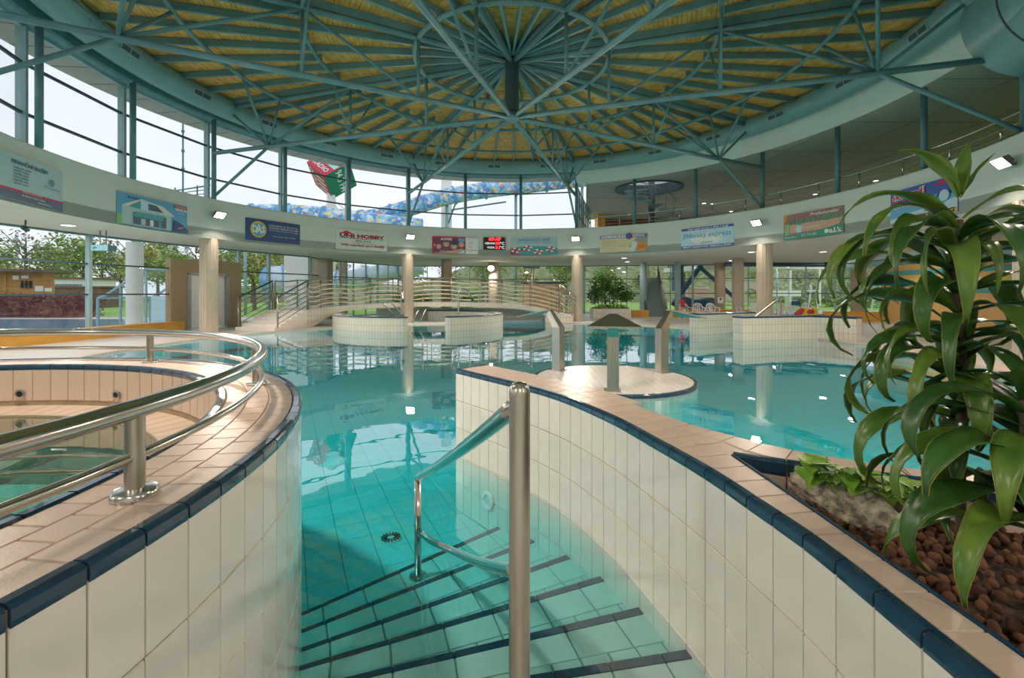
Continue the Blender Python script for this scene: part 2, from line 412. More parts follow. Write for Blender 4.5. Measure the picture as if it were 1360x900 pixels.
# pool floor: grout bed and tiles laid on a turned grid
floor_poly = arc(0, 360, 10.6, 72)[:-1]
pf = MB().prism(floor_poly, -.62, POOLZ - .004); pf.box((-2.7, 23.6, (POOLZ - .62) / 2 - .002), (9.2, 4, POOLZ + .62 - .004)); pf.box((.2, 2.3, (POOLZ - .62) / 2 - .002), (4, 2.6, POOLZ + .62 - .004))
pfo = pf.build('floor_pool', 'grout_pool'); tag(pfo, 'pool bottom of turquoise tiles with dark joints', 'pool floor', kind='structure')
LST = [((-1.24, 2.74), (-.09, 3.75), -.42), ((-1.13, 2.50), (.15, 3.40), -.345), ((-1.02, 2.27), (.36, 3.05), -.265), ((-.93, 2.06), (.53, 2.70), -.185),
       ((-.86, 1.84), (.66, 2.32), -.105), ((-.83, 1.64), (.77, 1.95), -.03), ((-.82, 1.40), (.84, 1.55), .035), ((-.82, -.4), (.9, -.4), .035)]
l1a, l1b = Vector(LST[0][0]), Vector(LST[0][1]); l1d = (l1b - l1a).normalized()
SPA = Vector((-3.3, 1.2)); SR = 2.487
ga = math.radians(26.4); gu = Vector((math.cos(ga), math.sin(ga))); gv = Vector((-math.sin(ga), math.cos(ga)))
qs = []
for i in range(-60, 90):
    for j in range(-30, 110):
        c = gu * (i * .25) + gv * (j * .25)
        inc = (c - Vector((0, CY))).length < 9.95 or (-7 < c.x < 1.6 and 18 < c.y < 24.6) or (-1.6 < c.x < 1.5 and 2.2 < c.y < 4)
        if not inc: continue
        if (c - SPA).length < SR - .2: continue
        side = l1d.x * (c.y - l1a.y) - l1d.y * (c.x - l1a.x)
        if side < -.2 and c.y < 4.2 and -1.6 < c.x < .6: continue
        if c.y < 3.0 and c.x > .5: continue
        h = .123; q = [c - gu * h - gv * h, c + gu * h - gv * h, c + gu * h + gv * h, c - gu * h + gv * h]
        qs.append(([(p.x, p.y, POOLZ - .003) for p in q], Vector((0, 0, 1))))
tiles(pfo, 'floor_tile', qs, .006, 'tile_pool')
# round drain and wall jet near the steps
d = thing('floor_drain', 'round green slotted drain set in the pool bottom beside the steps', 'drain', onz(519, 714, POOLZ + .01))
c = Vector(d['_o'])
MB().lathe([(.0, .004), (.085, .004), (.09, -.006)], c, 24).build('drain_plate', 'tile_step', d)
sl = MB()
for k in range(16):
    a = 2 * PI * k / 16; sl.bar(c + Vector((.03 * math.cos(a), .03 * math.sin(a), .008)), c + Vector((.078 * math.cos(a), .078 * math.sin(a), .008)), .009, .006)
sl.build('slot', 'black', d)
# ------------------------------------------------------------------ entry steps in the channel
st = thing('pool_steps', 'fan of shallow tiled entry steps with navy edges under the water', 'steps', (0, 0, 0))
tread_q = []; nose_q = []
for k in range(len(LST) - 1):
    a, b, z = LST[k]; c2, d2, z2 = LST[k + 1]
    a, b, c2, d2 = Vector(a), Vector(b), Vector(c2), Vector(d2)
    e1 = (b - a).normalized(); e2 = (d2 - c2).normalized()
    A, B, C, D = a - e1 * .16, b + e1 * .09, d2 + e2 * .09, c2 - e2 * .16
    MB().prism([A, B, C, D], -.6, z - .004).build('step', 'grout_step', st)
    L = (B - A).length; nn = round(L / .25)
    if k == len(LST) - 2: continue
    for i in range(nn):
        u0, u1 = i / nn, (i + 1) / nn; g = .004 / L
        wn = .036 / max(.1, ((D - A).length + (C - B).length) / 2)
        def pt(u, v): return A.lerp(B, u).lerp(D.lerp(C, u), v)
        def qd(ua, ub, va, vb): return [(p.x, p.y, z - .004) for p in (pt(ua, va), pt(ub, va), pt(ub, vb), pt(ua, vb))]
        nose_q.append((qd(u0 + g * .1, u1 - g * .1, 0, wn), Vector((0, 0, 1))))
        gv_ = .006
        tread_q.append((qd(u0 + g, u1 - g, wn + gv_, .60), Vector((0, 0, 1))))
        um = (u0 + u1) / 2
        tread_q.append((qd(u0 + g, um - g, .60 + gv_ * 2, 1), Vector((0, 0, 1)))); tread_q.append((qd(um + g, u1 - g, .60 + gv_ * 2, 1), Vector((0, 0, 1))))
tiles(st, 'tread_tile', tread_q, .006, 'tile_step'); tiles(st, 'edge_tile', nose_q, .008, 'tile_navy')
# ------------------------------------------------------------------ right channel wall with planter
WZ = .79
front = [(.863, -.3), (.863, .5), (.863, .854), (.862, 1.041), (.861, 1.185), (.851, 1.353), (.82, 1.548), (.779, 1.81), (.685, 2.177), (.532, 2.68), (.218, 3.30), (-.515, 4.2)]
rear = [(-.28, 4.47), (.22, 3.87), (.62, 3.25), (.887, 2.62), (1.0, 2.40), (1.136, 2.20), (1.28, 2.04), (1.59, 1.85), (2.1, 1.68), (2.9, 1.52), (3.8, 1.42)]
fp = spline(front, .125); rp = spline(rear, .125)
endp = [fp[-1].lerp(rp[0], i / 3) for i in range(4)]
wr = thing('wall_channel_right', 'curved cream-tiled wall with navy nosing and a planter set in its top', 'wall', kind='structure')
loop = fp + endp[1:] + rp[1:] + [Vector((3.8, -.3))]
hole = [Vector(p) for p in ((.962, 1.985), (1.47, 1.74), (2.05, 1.56), (2.9, 1.40), (3.5, 1.30), (3.5, -.1), (1.0, -.1), (1.0, .9), (.985, 1.4))]
body = fill(loop, [hole], WZ - .004)
for i in range(len(loop) - 1):
    a, b = loop[i], loop[i + 1]; body.quad((a.x, a.y, -.6), (a.x, a.y, WZ - .004), (b.x, b.y, WZ - .004), (b.x, b.y, -.6))
for i in range(len(hole)):
    a, b = hole[i], hole[(i + 1) % len(hole)]; body.quad((a.x, a.y, .5), (a.x, a.y, WZ - .004), (b.x, b.y, WZ - .004), (b.x, b.y, .5))
body.build('wall_core', 'grout', wr)
tiles(wr, 'wall_tile', wall_quads(fp, WZ - .034, POOLZ, .25) + wall_quads(endp, WZ - .034, POOLZ, .25) + wall_quads(rp, WZ - .034, POOLZ, .25), .005, 'tile_cream')
nosing(wr, fp + endp[1:] , WZ, drop=.026)
def coping(path, rows, keep=lambda p: True, g=.0035):
    out = []
    for r0_, r1_ in rows:
        A = offset(path, r0_ + g / 2)
        if callable(r1_): Bs = {}; B = [offset(path, r1_(p) - g / 2)[i] for i, p in enumerate(path)]
        else: B = offset(path, r1_ - g / 2)
        for i in range(len(path) - 1):
            if not keep((path[i] + path[i + 1]) / 2): continue
            if (path[i] - path[i + 1]).length < .03: continue
            d1 = (A[i + 1] - A[i]); d2_ = (B[i + 1] - B[i])
            if d1.dot(d2_) <= 0: continue
            d1 = d1.normalized() * g / 2; d2_ = d2_.normalized() * g / 2
            q = [A[i] + d1, B[i] + d2_, B[i + 1] - d2_, A[i + 1] - d1]
            q = [(p.x, p.y, WZ - .006) for p in q][::-1]; out.append((q, Vector((0, 0, 1))))
    return out
def to_hole(p):
    if p.y > 2.0: return .137
    xh = .962 + (1.985 - p.y) * .04 if p.y > 1.4 else 1.0 - max(0, p.y - .9) * .03
    return max(.12, xh - p.x - .004)
cq = coping(fp, [(.034, to_hole)]) + coping(fp, [(.137, .247), (.247, .372)], lambda p: p.y > 2.76) + coping(rp, [(.004, lambda p: .125 if p.y > 2.2 else .168)], lambda p: p.y < 2.80)
A_ = [p for p in offset(fp, .139) if 2.04 < p.y < 2.80][::-1] + [Vector((.893, 1.995))]; B_ = [p for p in offset(rp, .127) if 2.10 < p.y < 2.80 and p.x < 1.1] + [Vector((.975, 2.02))]
A_ = spline(A_, .12); B_ = spline(B_, .12); nq = max(3, len(A_) - 1)
for i in range(nq - 1):
    def pk(L, u): k = u * (len(L) - 1); j = min(int(k), len(L) - 2); return L[j].lerp(L[j + 1], k - j)
    u0, u1 = (i + .02) / nq, (i + .98) / nq; q = [pk(A_, u0), pk(A_, u1), pk(B_, u1), pk(B_, u0)]
    cq.append(([(p.x, p.y, WZ - .006) for p in q], Vector((0, 0, 1))))
tiles(wr, 'coping_tile', [(t_, Vector((0, 0, 1))) for t_ in [(lambda v: (v if ((v[1] - v[0]).cross(v[2] - v[1])).z > 0 else v[::-1]))([Vector(p) for p in q]) for q, n in cq]], .007, 'tile_pink')
under = [p for p in offset(fp, .11) if 1.96 < p.y < 2.98] + [p for p in offset(rp, .006) if 2.10 < p.y < 2.98][:] + [Vector((1.085, 2.0)), Vector((1.05, 1.957)), Vector((.962, 1.994))]
fill(under, [], WZ - .0025).build('coping_bed', 'tile_pink', wr)
hb = spline([hole[0], hole[1], hole[2], hole[3], hole[4]], .2); hl = spline([hole[7], hole[8], hole[0]], .25)
nosing(wr, hb, WZ + .002, side=-1, drop=.045, name='planter_nosing'); 
tiles(wr, 'planter_tile', wall_quads(hb, WZ - .055, .60, .15, side=-1), .004, 'tile_pink')
lining = MB()
for a, b in zip(hl[:-1], hl[1:]): lining.bar((a.x, a.y, WZ - .01), (b.x, b.y, WZ - .01), .008, .03)
lining.bar((1.0, -.1, WZ - .01), (1.0, .9, WZ - .01), .008, .03); lining.build('planter_lining', 'tile_navy', wr)
jet = thing('wall_jet', 'round white underwater jet ring on the channel wall by the steps', 'pool jet', (0, 0, 0))
ji = min(range(len(fp)), key=lambda i: abs(HX + fp[i].x / fp[i].y * F - 648)); jp = fp[ji]; jd = (fp[ji + 1] - fp[ji - 1]).normalized(); jn = Vector((-jd.y, jd.x, 0))
jc = Vector((jp.x, jp.y, CZ - (664 - HY) / F * jp.y)) + jn * .012
rm = frame(jc, (jd.x, jd.y, 0), jn)
ringm = MB().lathe([(.045, .0), (.05, .012), (.07, .012), (.078, 0)], (0, 0, 0), 24); ringm.v = [rm @ v for v in ringm.v]; ringm.build('jet_ring', 'white_plastic', jet)
cm_ = MB().lathe([(0, .002), (.045, .002), (.045, -.004)], (0, 0, 0), 24); cm_.v = [rm @ v for v in cm_.v]; cm_.build('jet_grate', 'tile_step', jet)
# ------------------------------------------------------------------ whirlpool on the left
SZ = .97
ws = thing('wall_whirlpool', 'round raised whirlpool wall of cream tiles with pink coping and navy nosing', 'wall', kind='structure')
def sp(a, r): return Vector((SPA.x + r * math.cos(math.radians(a)), SPA.y + r * math.sin(math.radians(a))))
core = MB().lathe([(SR, -.6), (SR, SZ - .006), (2.12, SZ - .006), (2.12, .668), (1.88, .662), (1.88, .20), (1.45, .20), (1.45, -.05), (0, -.05)], (SPA.x, SPA.y, 0), 126)
core.build('wall_core', 'grout', ws)
NA = 125; op = [sp(180 - 360 * i / NA, SR) for i in range(NA + 1)]
tiles(ws, 'wall_tile', [q for q in wall_quads(op, SZ - .034, POOLZ, .25)], .005, 'tile_cream')
nosing(ws, op, SZ, drop=.026, cap=125)
rows = []
for k, (ra, rb) in enumerate(((2.452, 2.345), (2.345, 2.25), (2.25, 2.158))):
    for i in range(NA):
        a0 = 180 - 360 * (i + (.5 if k == 1 else 0)) / NA; a1 = a0 - 360 / NA; e = .045
        q = [sp(a0 - e, rb + .002), sp(a1 + e, rb + .002), sp(a1 + e, ra - .002), sp(a0 - e, ra - .002)]
        rows.append(([(p.x, p.y, SZ - .008) for p in q][::-1], Vector((0, 0, 1))))
tiles(ws, 'coping_tile', [(q[::-1], n) for q, n in rows], .007, 'tile_pink')
NI = 106; ip = [sp(360 * i / NI, 2.12) for i in range(NI + 1)]
nosing(ws, ip, SZ, drop=.02, cap=110, name='inner_nosing_tile')
tiles(ws, 'inner_wall_tile', wall_quads(ip, SZ - .03, .69, .23, gap=.006), .004, 'tile_tan', cap=120)
lq = []
for i in range(NI):
    a0, a1 = 360 * i / NI, 360 * (i + 1) / NI; e = .06
    q = [sp(a0 + e, 1.885), sp(a1 - e, 1.885), sp(a1 - e, 2.118), sp(a0 + e, 2.118)]; lq.append(([(p.x, p.y, .674 if k in (2, 3) else .666) for k, p in enumerate(q)][::-1], Vector((0, 0, 1))))
tiles(ws, 'ledge_tile', [(q[::-1], n) for q, n in lq], .005, 'tile_tan', cap=110)
seat = []
for i in range(72):
    a0, a1 = 5 * i, 5 * i + 5; e = .08
    for ra, rb in ((1.46, 1.66), (1.67, 1.87)):
        seat.append(([(p.x, p.y, .20) for p in (sp(a0 + e, ra), sp(a0 + e, rb), sp(a1 - e, rb), sp(a1 - e, ra))], Vector((0, 0, 1))))
    for ra, rb in ((.2, .55), (.56, .98), (.99, 1.44)):
        seat.append(([(p.x, p.y, -.05) for p in (sp(a0 + e, ra), sp(a0 + e, rb), sp(a1 - e, rb), sp(a1 - e, ra))], Vector((0, 0, 1))))
tiles(ws, 'seat_tile', seat, .005, 'tile_step', cap=120)
MB().lathe([(1.43, .19), (1.43, .212), (1.50, .212), (1.50, .19)], (SPA.x, SPA.y, 0), 72).build('seat_edge', 'tile_navy', ws)
MB().lathe([(0, .64), (1.9, .64), (1.9, 0)], (SPA.x, SPA.y, 0), 64)
sw = MB().lathe([(0, -.1), (1.9, -.1), (1.9, .655), (0, .655)], (SPA.x, SPA.y, 0), 64)
o = sw.build('whirlpool_water', 'water_spa'); tag(o, 'greenish still water inside the round raised whirlpool', 'water', kind='structure')
for k, a in enumerate((97, 77)):
    p = sp(a, 2.108); z = CZ - (523.5 - HY) / F * p.y if k == 0 else .76
    m_ = frame((p.x, p.y, .765), (-math.sin(math.radians(a)), math.cos(math.radians(a)), 0), (-math.cos(math.radians(a)), -math.sin(math.radians(a)), 0))
    t = thing('whirlpool_nozzle', 'dark round nozzle in the inner wall of the whirlpool', 'nozzle', group='nozzles on the inner whirlpool wall', mtx=m_)
    MB().lathe([(.03, .0), (.036, .009), (.022, .012), (.02, .004)], (0, 0, 0), 20).build('nozzle_ring', 'brushed', t); MB().lathe([(0, .006), (.02, .006), (.021, 0)], (0, 0, 0), 16).build('nozzle_eye', 'black', t)
# stainless rail around the whirlpool
rl = thing('whirlpool_railing', 'curved two-bar stainless steel railing standing on the whirlpool coping', 'railing', (SPA.x, SPA.y, SZ))
cr_ = 2.315
MB().tube([Vector((*sp(a, cr_), 1.195)) for a in range(-160, 200, 4)], .0262, 16, closed=True).build('top_rail', 'stainless', rl, smooth=True)
MB().tube([Vector((*sp(a, cr_), 1.072)) for a in range(-160, 200, 4)], .0135, 10, closed=True).build('middle_rail', 'stainless', rl, smooth=True)
for k in range(9):
    a = -.3 + 38.2 * k if k < 9 else 0
    p = sp(a, cr_)
    po = MB().tube([(p.x, p.y, SZ), (p.x, p.y, 1.18)], .0225, 14).build('post', 'brushed', rl, auto=40)
    MB().lathe([(.0, .022), (.024, .022), (.048, .018), (.053, .012), (.053, 0)], (p.x, p.y, SZ), 24).build('base_flange', 'stainless', po, auto=40)
# handrail on the steps
hr = thing('step_handrail', 'stainless steel handrail with two posts standing in the entry steps', 'handrail', (.018, 1.08, .03))
A = Vector((.018, 1.08, 0)); B = Vector((-.635, 3.07, 0)); RR = .0252
MB().tube([(A.x, A.y, .03), (A.x, A.y, 1.262), (A.x, A.y, 1.276), (A.x, A.y, 1.285), (A.x, A.y, 1.288)], [RR, RR, RR * .9, RR * .6, RR * .15], 20).build('near_post', 'brushed', hr, auto=60)
MB().tube([(B.x, B.y, -.42), (B.x, B.y, .24)], .0235, 16).build('far_post', 'stainless', hr, smooth=True)
MB().tube(spline([(A.x, A.y + .01, 1.235), (-.10, 1.45, 1.045), (-.30, 2.07, .735), (-.50, 2.66, .445), (-.60, 2.96, .305), (B.x, B.y, .238)], .1), .0235, 16).build('top_bar', 'stainless', hr, smooth=True)
MB().tube(spline([(A.x, A.y + .01, .83), (-.12, 1.75, .46), (-.30, 2.45, .10), (-.52, 2.88, -.07), (B.x, B.y, -.10)], .1), .019, 14).build('lower_bar', 'stainless', hr, smooth=True)
MB().lathe([(.0, .02), (.03, .02), (.058, .014), (.062, .0)], (B.x, B.y, -.42), 24).build('base_flange', 'stainless', hr, auto=40)
MB().lathe([(.0, .02), (.03, .02), (.058, .014), (.062, .0)], (A.x, A.y, .035), 24).build('base_flange', 'stainless', hr, auto=40)
# ------------------------------------------------------------------ shower island
IC = Vector((1.72, 7.78)); IR = 1.35
isl = thing('shower_island', 'round cream-tiled island with a navy rim just above the water', 'island', (IC.x, IC.y, -.5))
MB().lathe([(IR, -.52), (IR, .040), (0, .040)], (IC.x, IC.y, 0), 64).build('island_core', 'grout', isl, auto=40)
MB().lathe([(IR + .006, .0), (IR + .012, .03), (IR, .049), (IR - .05, .049), (IR - .052, .03)], (IC.x, IC.y, 0), 96).build('rim_nosing', 'tile_navy', isl, auto=50)
isq = []
for i in range(-12, 13):
    for j in range(-12, 13):
        c = Vector((i * .125, j * .125)); cc = [c + Vector((sx * .061, sy * .061)) for sx, sy in ((-1, -1), (1, -1), (1, 1), (-1, 1))]
        if min(p.length for p in cc) > IR - .05: continue
        cc = [p if p.length < IR - .055 else p.normalized() * (IR - .055) for p in cc]
        if (cc[0] - cc[2]).length < .03 or (cc[1] - cc[3]).length < .03: continue
        isq.append(([(IC.x + p.x, IC.y + p.y, .04) for p in cc], Vector((0, 0, 1))))
tiles(isl, 'island_tile', isq, .006, 'tile_island')
ipth = [Vector((IC.x + IR * math.cos(-2 * PI * i / 68), IC.y + IR * math.sin(-2 * PI * i / 68))) for i in range(69)]
tiles(isl, 'side_tile', wall_quads(ipth, -.01, -.5, .25), .004, 'tile_cream', cap=40)
def shower(px, Yb, ang, label):
    p = Vector(((px - HX) / F * Yb, Yb, .046))
    d = Vector((math.cos(math.radians(ang)), math.sin(math.radians(ang)), 0)); s = Vector((-d.y, d.x, 0)); up = Vector((0, 0, 1))
    t = thing('shower_post', label, 'shower', p, 'waterfall showers on the round island')
    h = 3.0
    zt = .80
    wd = .085
    def sec(c, ax, hw, hd): return [c - s * hw - ax * hd, c + s * hw - ax * hd, c + s * hw + ax * hd, c - s * hw + ax * hd]
    def loft(a, b): return MB().add(a + b, [(0, 1, 2, 3), (7, 6, 5, 4), (0, 4, 5, 1), (1, 5, 6, 2), (2, 6, 7, 3), (3, 7, 4, 0)])
    loft(sec(p, d, wd, wd), sec(p + up * zt, d, wd, wd)).build('post', 'brushed', t)
    nk = (d * .6 + up * .8)
    ax2 = (d * .8 - up * .6)
    top = p + up * zt; b2 = top + d * .20 + up * .30
    loft(sec(top, d, wd, wd), sec(b2, ax2, wd * .62, wd * .5)).build('neck', 'brushed', t)
    a0 = b2 - d * .05 + up * .045
    e0 = b2 + d * .50 - up * .10
    q = [a0 - s * .055, a0 + s * .055, e0 + s * .36, e0 - s * .36]
    MB().add(q + [v - up * .022 for v in q], [(0, 3, 2, 1), (4, 5, 6, 7), (0, 1, 5, 4), (1, 2, 6, 5), (2, 3, 7, 6), (3, 0, 4, 7)]).build('spout_blade', 'brushed', t)
    MB().box(p + up * .006, (.26, .26, .012), math.radians(ang)).build('base_plate', 'stainless', t)
shower(741.5, 8.50, 140, 'stainless waterfall shower post beside the bridge side of the round island')
shower(814, 6.72, -101, 'stainless waterfall shower post standing nearest the channel wall on the round island')
shower(879, 8.25, 22, 'stainless waterfall shower post on the island side towards the white chairs')
# ------------------------------------------------------------------ gallery band, slab, columns
o = MB().lathe([(R0, ZB), (R0, ZT - .03), (R0 + .02, ZT), (R0 + .26, ZT), (R0 + .26, ZB + .2)], (0, CY, 0), 144).build('wall_gallery', 'plaster', auto=30)
tag(o, 'curved white gallery parapet ringing the pool hall above the columns', 'parapet', kind='structure')
circ = [Vector((R0 * math.cos(2 * PI * i / 144), CY + R0 * math.sin(2 * PI * i / 144))) for i in range(144)]
o = plate(FOOT, [circ], ZB, ZB + .32).build('ceiling_lower', 'soffit'); tag(o, 'smooth pale soffit under the gallery around the pool', 'ceiling', kind='structure')
def column(p, r, label, mat_='concrete_column', grp='round concrete columns along the pool edge', z1=ZB, cat='column', ribs=True, name='round_column'):
    t = thing(name, label, cat, (p[0], p[1], DECK), grp)
    m = MB(); N = 32
    prof = [(r, DECK), (r, z1)]
    m.lathe(prof, (p[0], p[1], 0), N).build('shaft', mat_, t, smooth=True)
    if ribs:
        b = MB()
        for k in range(16):
            a = 2 * PI * k / 16; b.tube([(p[0] + r * math.cos(a), p[1] + r * math.sin(a), DECK), (p[0] + r * math.cos(a), p[1] + r * math.sin(a), z1)], .012, 5, cap=False)
        b.build('flute', mat_, t)
    j = MB()
    for z in (DECK + .04, 1.15, 2.25): j.lathe([(r + .002, z), (r + .006, z + .006), (r + .006, z + .02), (r + .002, z + .026)], (p[0], p[1], 0), N)
    j.build('joint_ring', mat_, t)
    return t
names = {0: 'fluted concrete column beneath the floodlight beside the red and blue express banner', 45: 'fluted concrete column between the island and the leafy planter bush', 90: 'fluted concrete column rising from the far round basin',
         135: 'fluted concrete column in front of the beige glass-door vestibule', 315: 'fluted concrete column behind the tall strap-leaved plant'}
names[0] = 'fluted concrete column behind the angled tiled pool wall with the handrail'
for k in range(8):
    a = PH0 + 45 * k
    if (45 * k) % 360 not in names: continue
    column(pol(a, R0 - .02 + .27), .27, names[(45 * k) % 360])
far_cols = [((975 + 5 - HX) / F * 24.6, 24.6, .29, 'plain concrete column behind the white plastic chairs', 'concrete_column'), ((593 - HX) / F * 25.7, 25.7, .30, 'grey concrete column behind the middle of the bridge railing', 'pillar_beige'),
            ((655.5 - HX) / F * 28, 28.0, .33, 'pinkish column carrying the bright lamp behind the bridge', 'concrete_column'), ((1140 - HX) / F * 24.0, 24.0, .34, 'beige column at the end of the orange window bench', 'pillar_beige'),
            ((956 - HX) / F * 28.3, 28.3, .31, 'beige column with a small white notice behind the chairs', 'pillar_beige'), ((854.5 - HX) / F * 28, 28.0, .22, 'slim grey column beside the metal stairs', 'steel_pale'), ((900 - HX) / F * 27.5, 27.5, .17, 'slim grey post on the other side of the metal stairs', 'steel_pale')]
for x, y, r, lb, mt in far_cols: column((x, y), r, lb, mt, 'columns at the back of the hall', ribs=False)
def pillar(x0, x1, Y, lb, mt, d=.8):
    a = (x0 - HX) / F * Y; b = (x1 - HX) / F * Y
    t = thing('square_pillar', lb, 'pillar', ((a + b) / 2, Y, DECK)); MB().box(((a + b) / 2, Y + d / 2, (DECK + ZB) / 2), (b - a, d, ZB - DECK)).build('shaft', mt, t)
    MB().box(((a + b) / 2, Y + d / 2, DECK + .06), (b - a + .03, d + .03, .12)).build('plinth', mt, t)
    pillar_m = MB()
    for fz in (1.2, 2.3): pillar_m.box(((a + b) / 2, Y + d / 2, fz), (b - a + .006, d + .006, .012))
    pillar_m.build('joint', 'ceiling_joint', t)
pillar(413.5, 434.5, 24.6, 'broad beige square pillar at the top of the bridge stairs', 'pillar_beige')
pillar(450, 458.5, 27.5, 'narrow brown square pillar behind the bridge railing', 'pillar_beige', .4)
# ------------------------------------------------------------------ timber roof
roof = thing('ceiling', 'round timber roof of pine boards laid between radial steel rafters', 'ceiling', kind='structure')
o = MB().lathe([(0, Z_ROOF + .10), (10.75, Z_ROOF + .10)], (0, CY, 0), 96).build('roof_backing', 'board_gap', roof)
NB = 64
for k in range(NB):
    a0 = PH0 + 360 / NB * k; am = math.radians(a0 + 180 / NB); hw = math.radians(180 / NB); m = MB()
    e = Vector((math.cos(am), math.sin(am), 0)); s = Vector((-e.y, e.x, 0)); r = .35
    while r < 10.7:
        r1 = r + .098; wa = r * math.tan(hw); wb_ = r1 * math.tan(hw)
        q = [e * r - s * wa, e * r + s * wa, e * r1 + s * wb_, e * r1 - s * wb_]
        q = [p + Vector((0, CY, Z_ROOF + .06 + .005 * math.sin(r * 91 + k))) for p in q]
        m.add(q + [p + Vector((0, 0, .03)) for p in q], [(0, 1, 2, 3), (0, 4, 5, 1), (2, 6, 7, 3)]); r += .108
    m.build('roof_panel', 'pine_board', roof)
# ------------------------------------------------------------------ steel roof frame
fr = thing('roof_frame', 'spoked blue-green tubular steel roof frame meeting at a central drum', 'roof frame', (0, CY, Z_NODE))
def P3(a, r, z): return pol(a, r, z)
ZR = Z_ROOF - .04                     # rafter axis
for k in range(NB):
    a = PH0 + 360 / NB * k
    if k % 8 == 0: continue
    r0_ = .25 if k % 2 == 0 else 5.2
    MB().bar(P3(a, r0_, ZR), P3(a, 10.55, ZR), .065, .17).build('rafter', 'steel_teal', fr)
for k in range(8):
    a = PH0 + 45 * k
    MB().bar(P3(a, .2, ZR), P3(a, 10.55, ZR), .11, .19).build('main_rafter', 'steel_teal', fr)
    MB().tube([P3(a, .2, ZR - .16), P3(a, 10.4, ZR - .16)], .065, 12).build('top_chord', 'steel_teal', fr, smooth=True)
    MB().tube([P3(a, .1, Z_NODE), P3(a, R0, Z_NODE)], .068, 12).build('bottom_chord', 'steel_teal', fr, smooth=True)
    zt_ = ZR - .17
    for r in (2.6, 5.2): MB().tube([P3(a, r, zt_), P3(a, r, Z_NODE)], .042, 10).build('vertical_strut', 'steel_teal', fr, smooth=True)
    MB().tube([P3(a, 5.2, zt_), P3(a, 2.6, Z_NODE)], .036, 10).build('diagonal_strut', 'steel_teal', fr, smooth=True)
    MB().tube([P3(a, 5.2, zt_), P3(a, R_NODE, Z_NODE)], .042, 10).build('diagonal_strut', 'steel_teal', fr, smooth=True)
    MB().tube([P3(a, 7.9, zt_), P3(a, R_NODE, Z_NODE)], .036, 10).build('vertical_strut', 'steel_teal', fr, smooth=True)
    for s in (-1, 1): MB().tube([P3(a + s * 11.25, 7.9, zt_ + .03), P3(a, R_NODE, Z_NODE)], .042, 10).build('branch_strut', 'steel_teal', fr, smooth=True)
    MB().tube([P3(a, 10.3, zt_ + .1), P3(a, R_NODE, Z_NODE)], .042, 10).build('branch_strut', 'steel_teal', fr, smooth=True)
    MB().tube([P3(a, R_NODE, Z_NODE), P3(a, R0 + .12, ZT + .02)], .048, 10).build('foot_strut', 'steel_teal', fr, smooth=True)
    for s in (-1, 1): MB().tube([P3(a + s * 11.25, 5.2, zt_), P3(a, 5.2 + .02, Z_NODE)], .03, 8).build('branch_strut', 'steel_teal', fr, smooth=True)
for r, rad in ((2.6, .062), (5.2, .052), (7.9, .055)):
    MB().tube([P3(a, r, ZR - .15) for a in range(0, 360, 5)], rad, 10, closed=True).build('ring_tube', 'steel_teal', fr, smooth=True)
MB().lathe([(0, Z_NODE + .14), (.19, Z_NODE + .14), (.19, ZR + .05)], (0, CY, 0), 28).build('hub_drum', 'steel_dark', fr, auto=40)
MB().lathe([(0, Z_NODE - .09), (.17, Z_NODE - .09), (.20, Z_NODE - .05), (.20, Z_NODE + .06), (.12, Z_NODE + .14), (0, Z_NODE + .14)], (0, CY, 0), 28).build('hub_joint', 'steel_teal', fr, auto=40)
# ------------------------------------------------------------------ ring duct
du = thing('ventilation_duct', 'fat blue-green air duct running in a ring under the roof edge', 'duct', (0, CY, 7.75))
RD = 10.08; ZD = 7.70; rd = .35
SEG = 24
for k in range(SEG):
    a0 = PH0 + 360 / SEG * k
    MB().tube([P3(a0 + 360 / SEG * i / 4, RD, ZD) for i in range(5)], rd, 18, cap=False).build('duct_segment', 'duct_paint', du, smooth=True)
    c = [P3(a0 + d_, RD, ZD) for d_ in (-.12, .12)]
    MB().tube(c, rd + .012, 18, cap=False).build('joint_band', 'duct_paint', du, smooth=True)
    am = a0 + 180 / SEG; ca = math.radians(am); e = Vector((math.cos(ca), math.sin(ca), 0)); s = Vector((-e.y, e.x, 0))
    nrm = (-e * .97 - Vector((0, 0, .24))).normalized(); cpos = P3(am, RD, ZD) + nrm * (rd + .012)
    upv = s.cross(nrm); m3 = Matrix((s, upv, nrm)).transposed()
    g = MB().box(cpos, (.62, .17, .05), m=m3).build('air_grille', 'steel_pale', du)
    b = MB()
    for q in (-1, 1): b.box(cpos + s * .15 * q + nrm * .02, (.27, .13, .02), m=m3)
    b.build('grille_slot', 'steel_dark', g)
# roof edge fascia
o = MB().lathe([(10.66, Z_ROOF + .06), (10.66, Z_HEAD + .06), (10.70, Z_HEAD), (11.05, Z_HEAD - .02), (11.05, Z_ROOF + .3)], (0, CY, 0), 96, 70, 256).build('trim_2', 'steel_teal', auto=30)
tag(o, 'blue-green steel head beam above the upper windows', 'beam', kind='structure')
o = MB().lathe([(10.35, Z_ROOF + .06), (10.40, 7.52), (10.50, 7.20), (10.70, Z_GCEIL)], (0, CY, 0), 96, -104, 72.6).build('trim_3', 'plaster', smooth=True)
tag(o, 'smooth pale cove curving from the gallery ceiling up to the roof', 'cove', kind='structure')
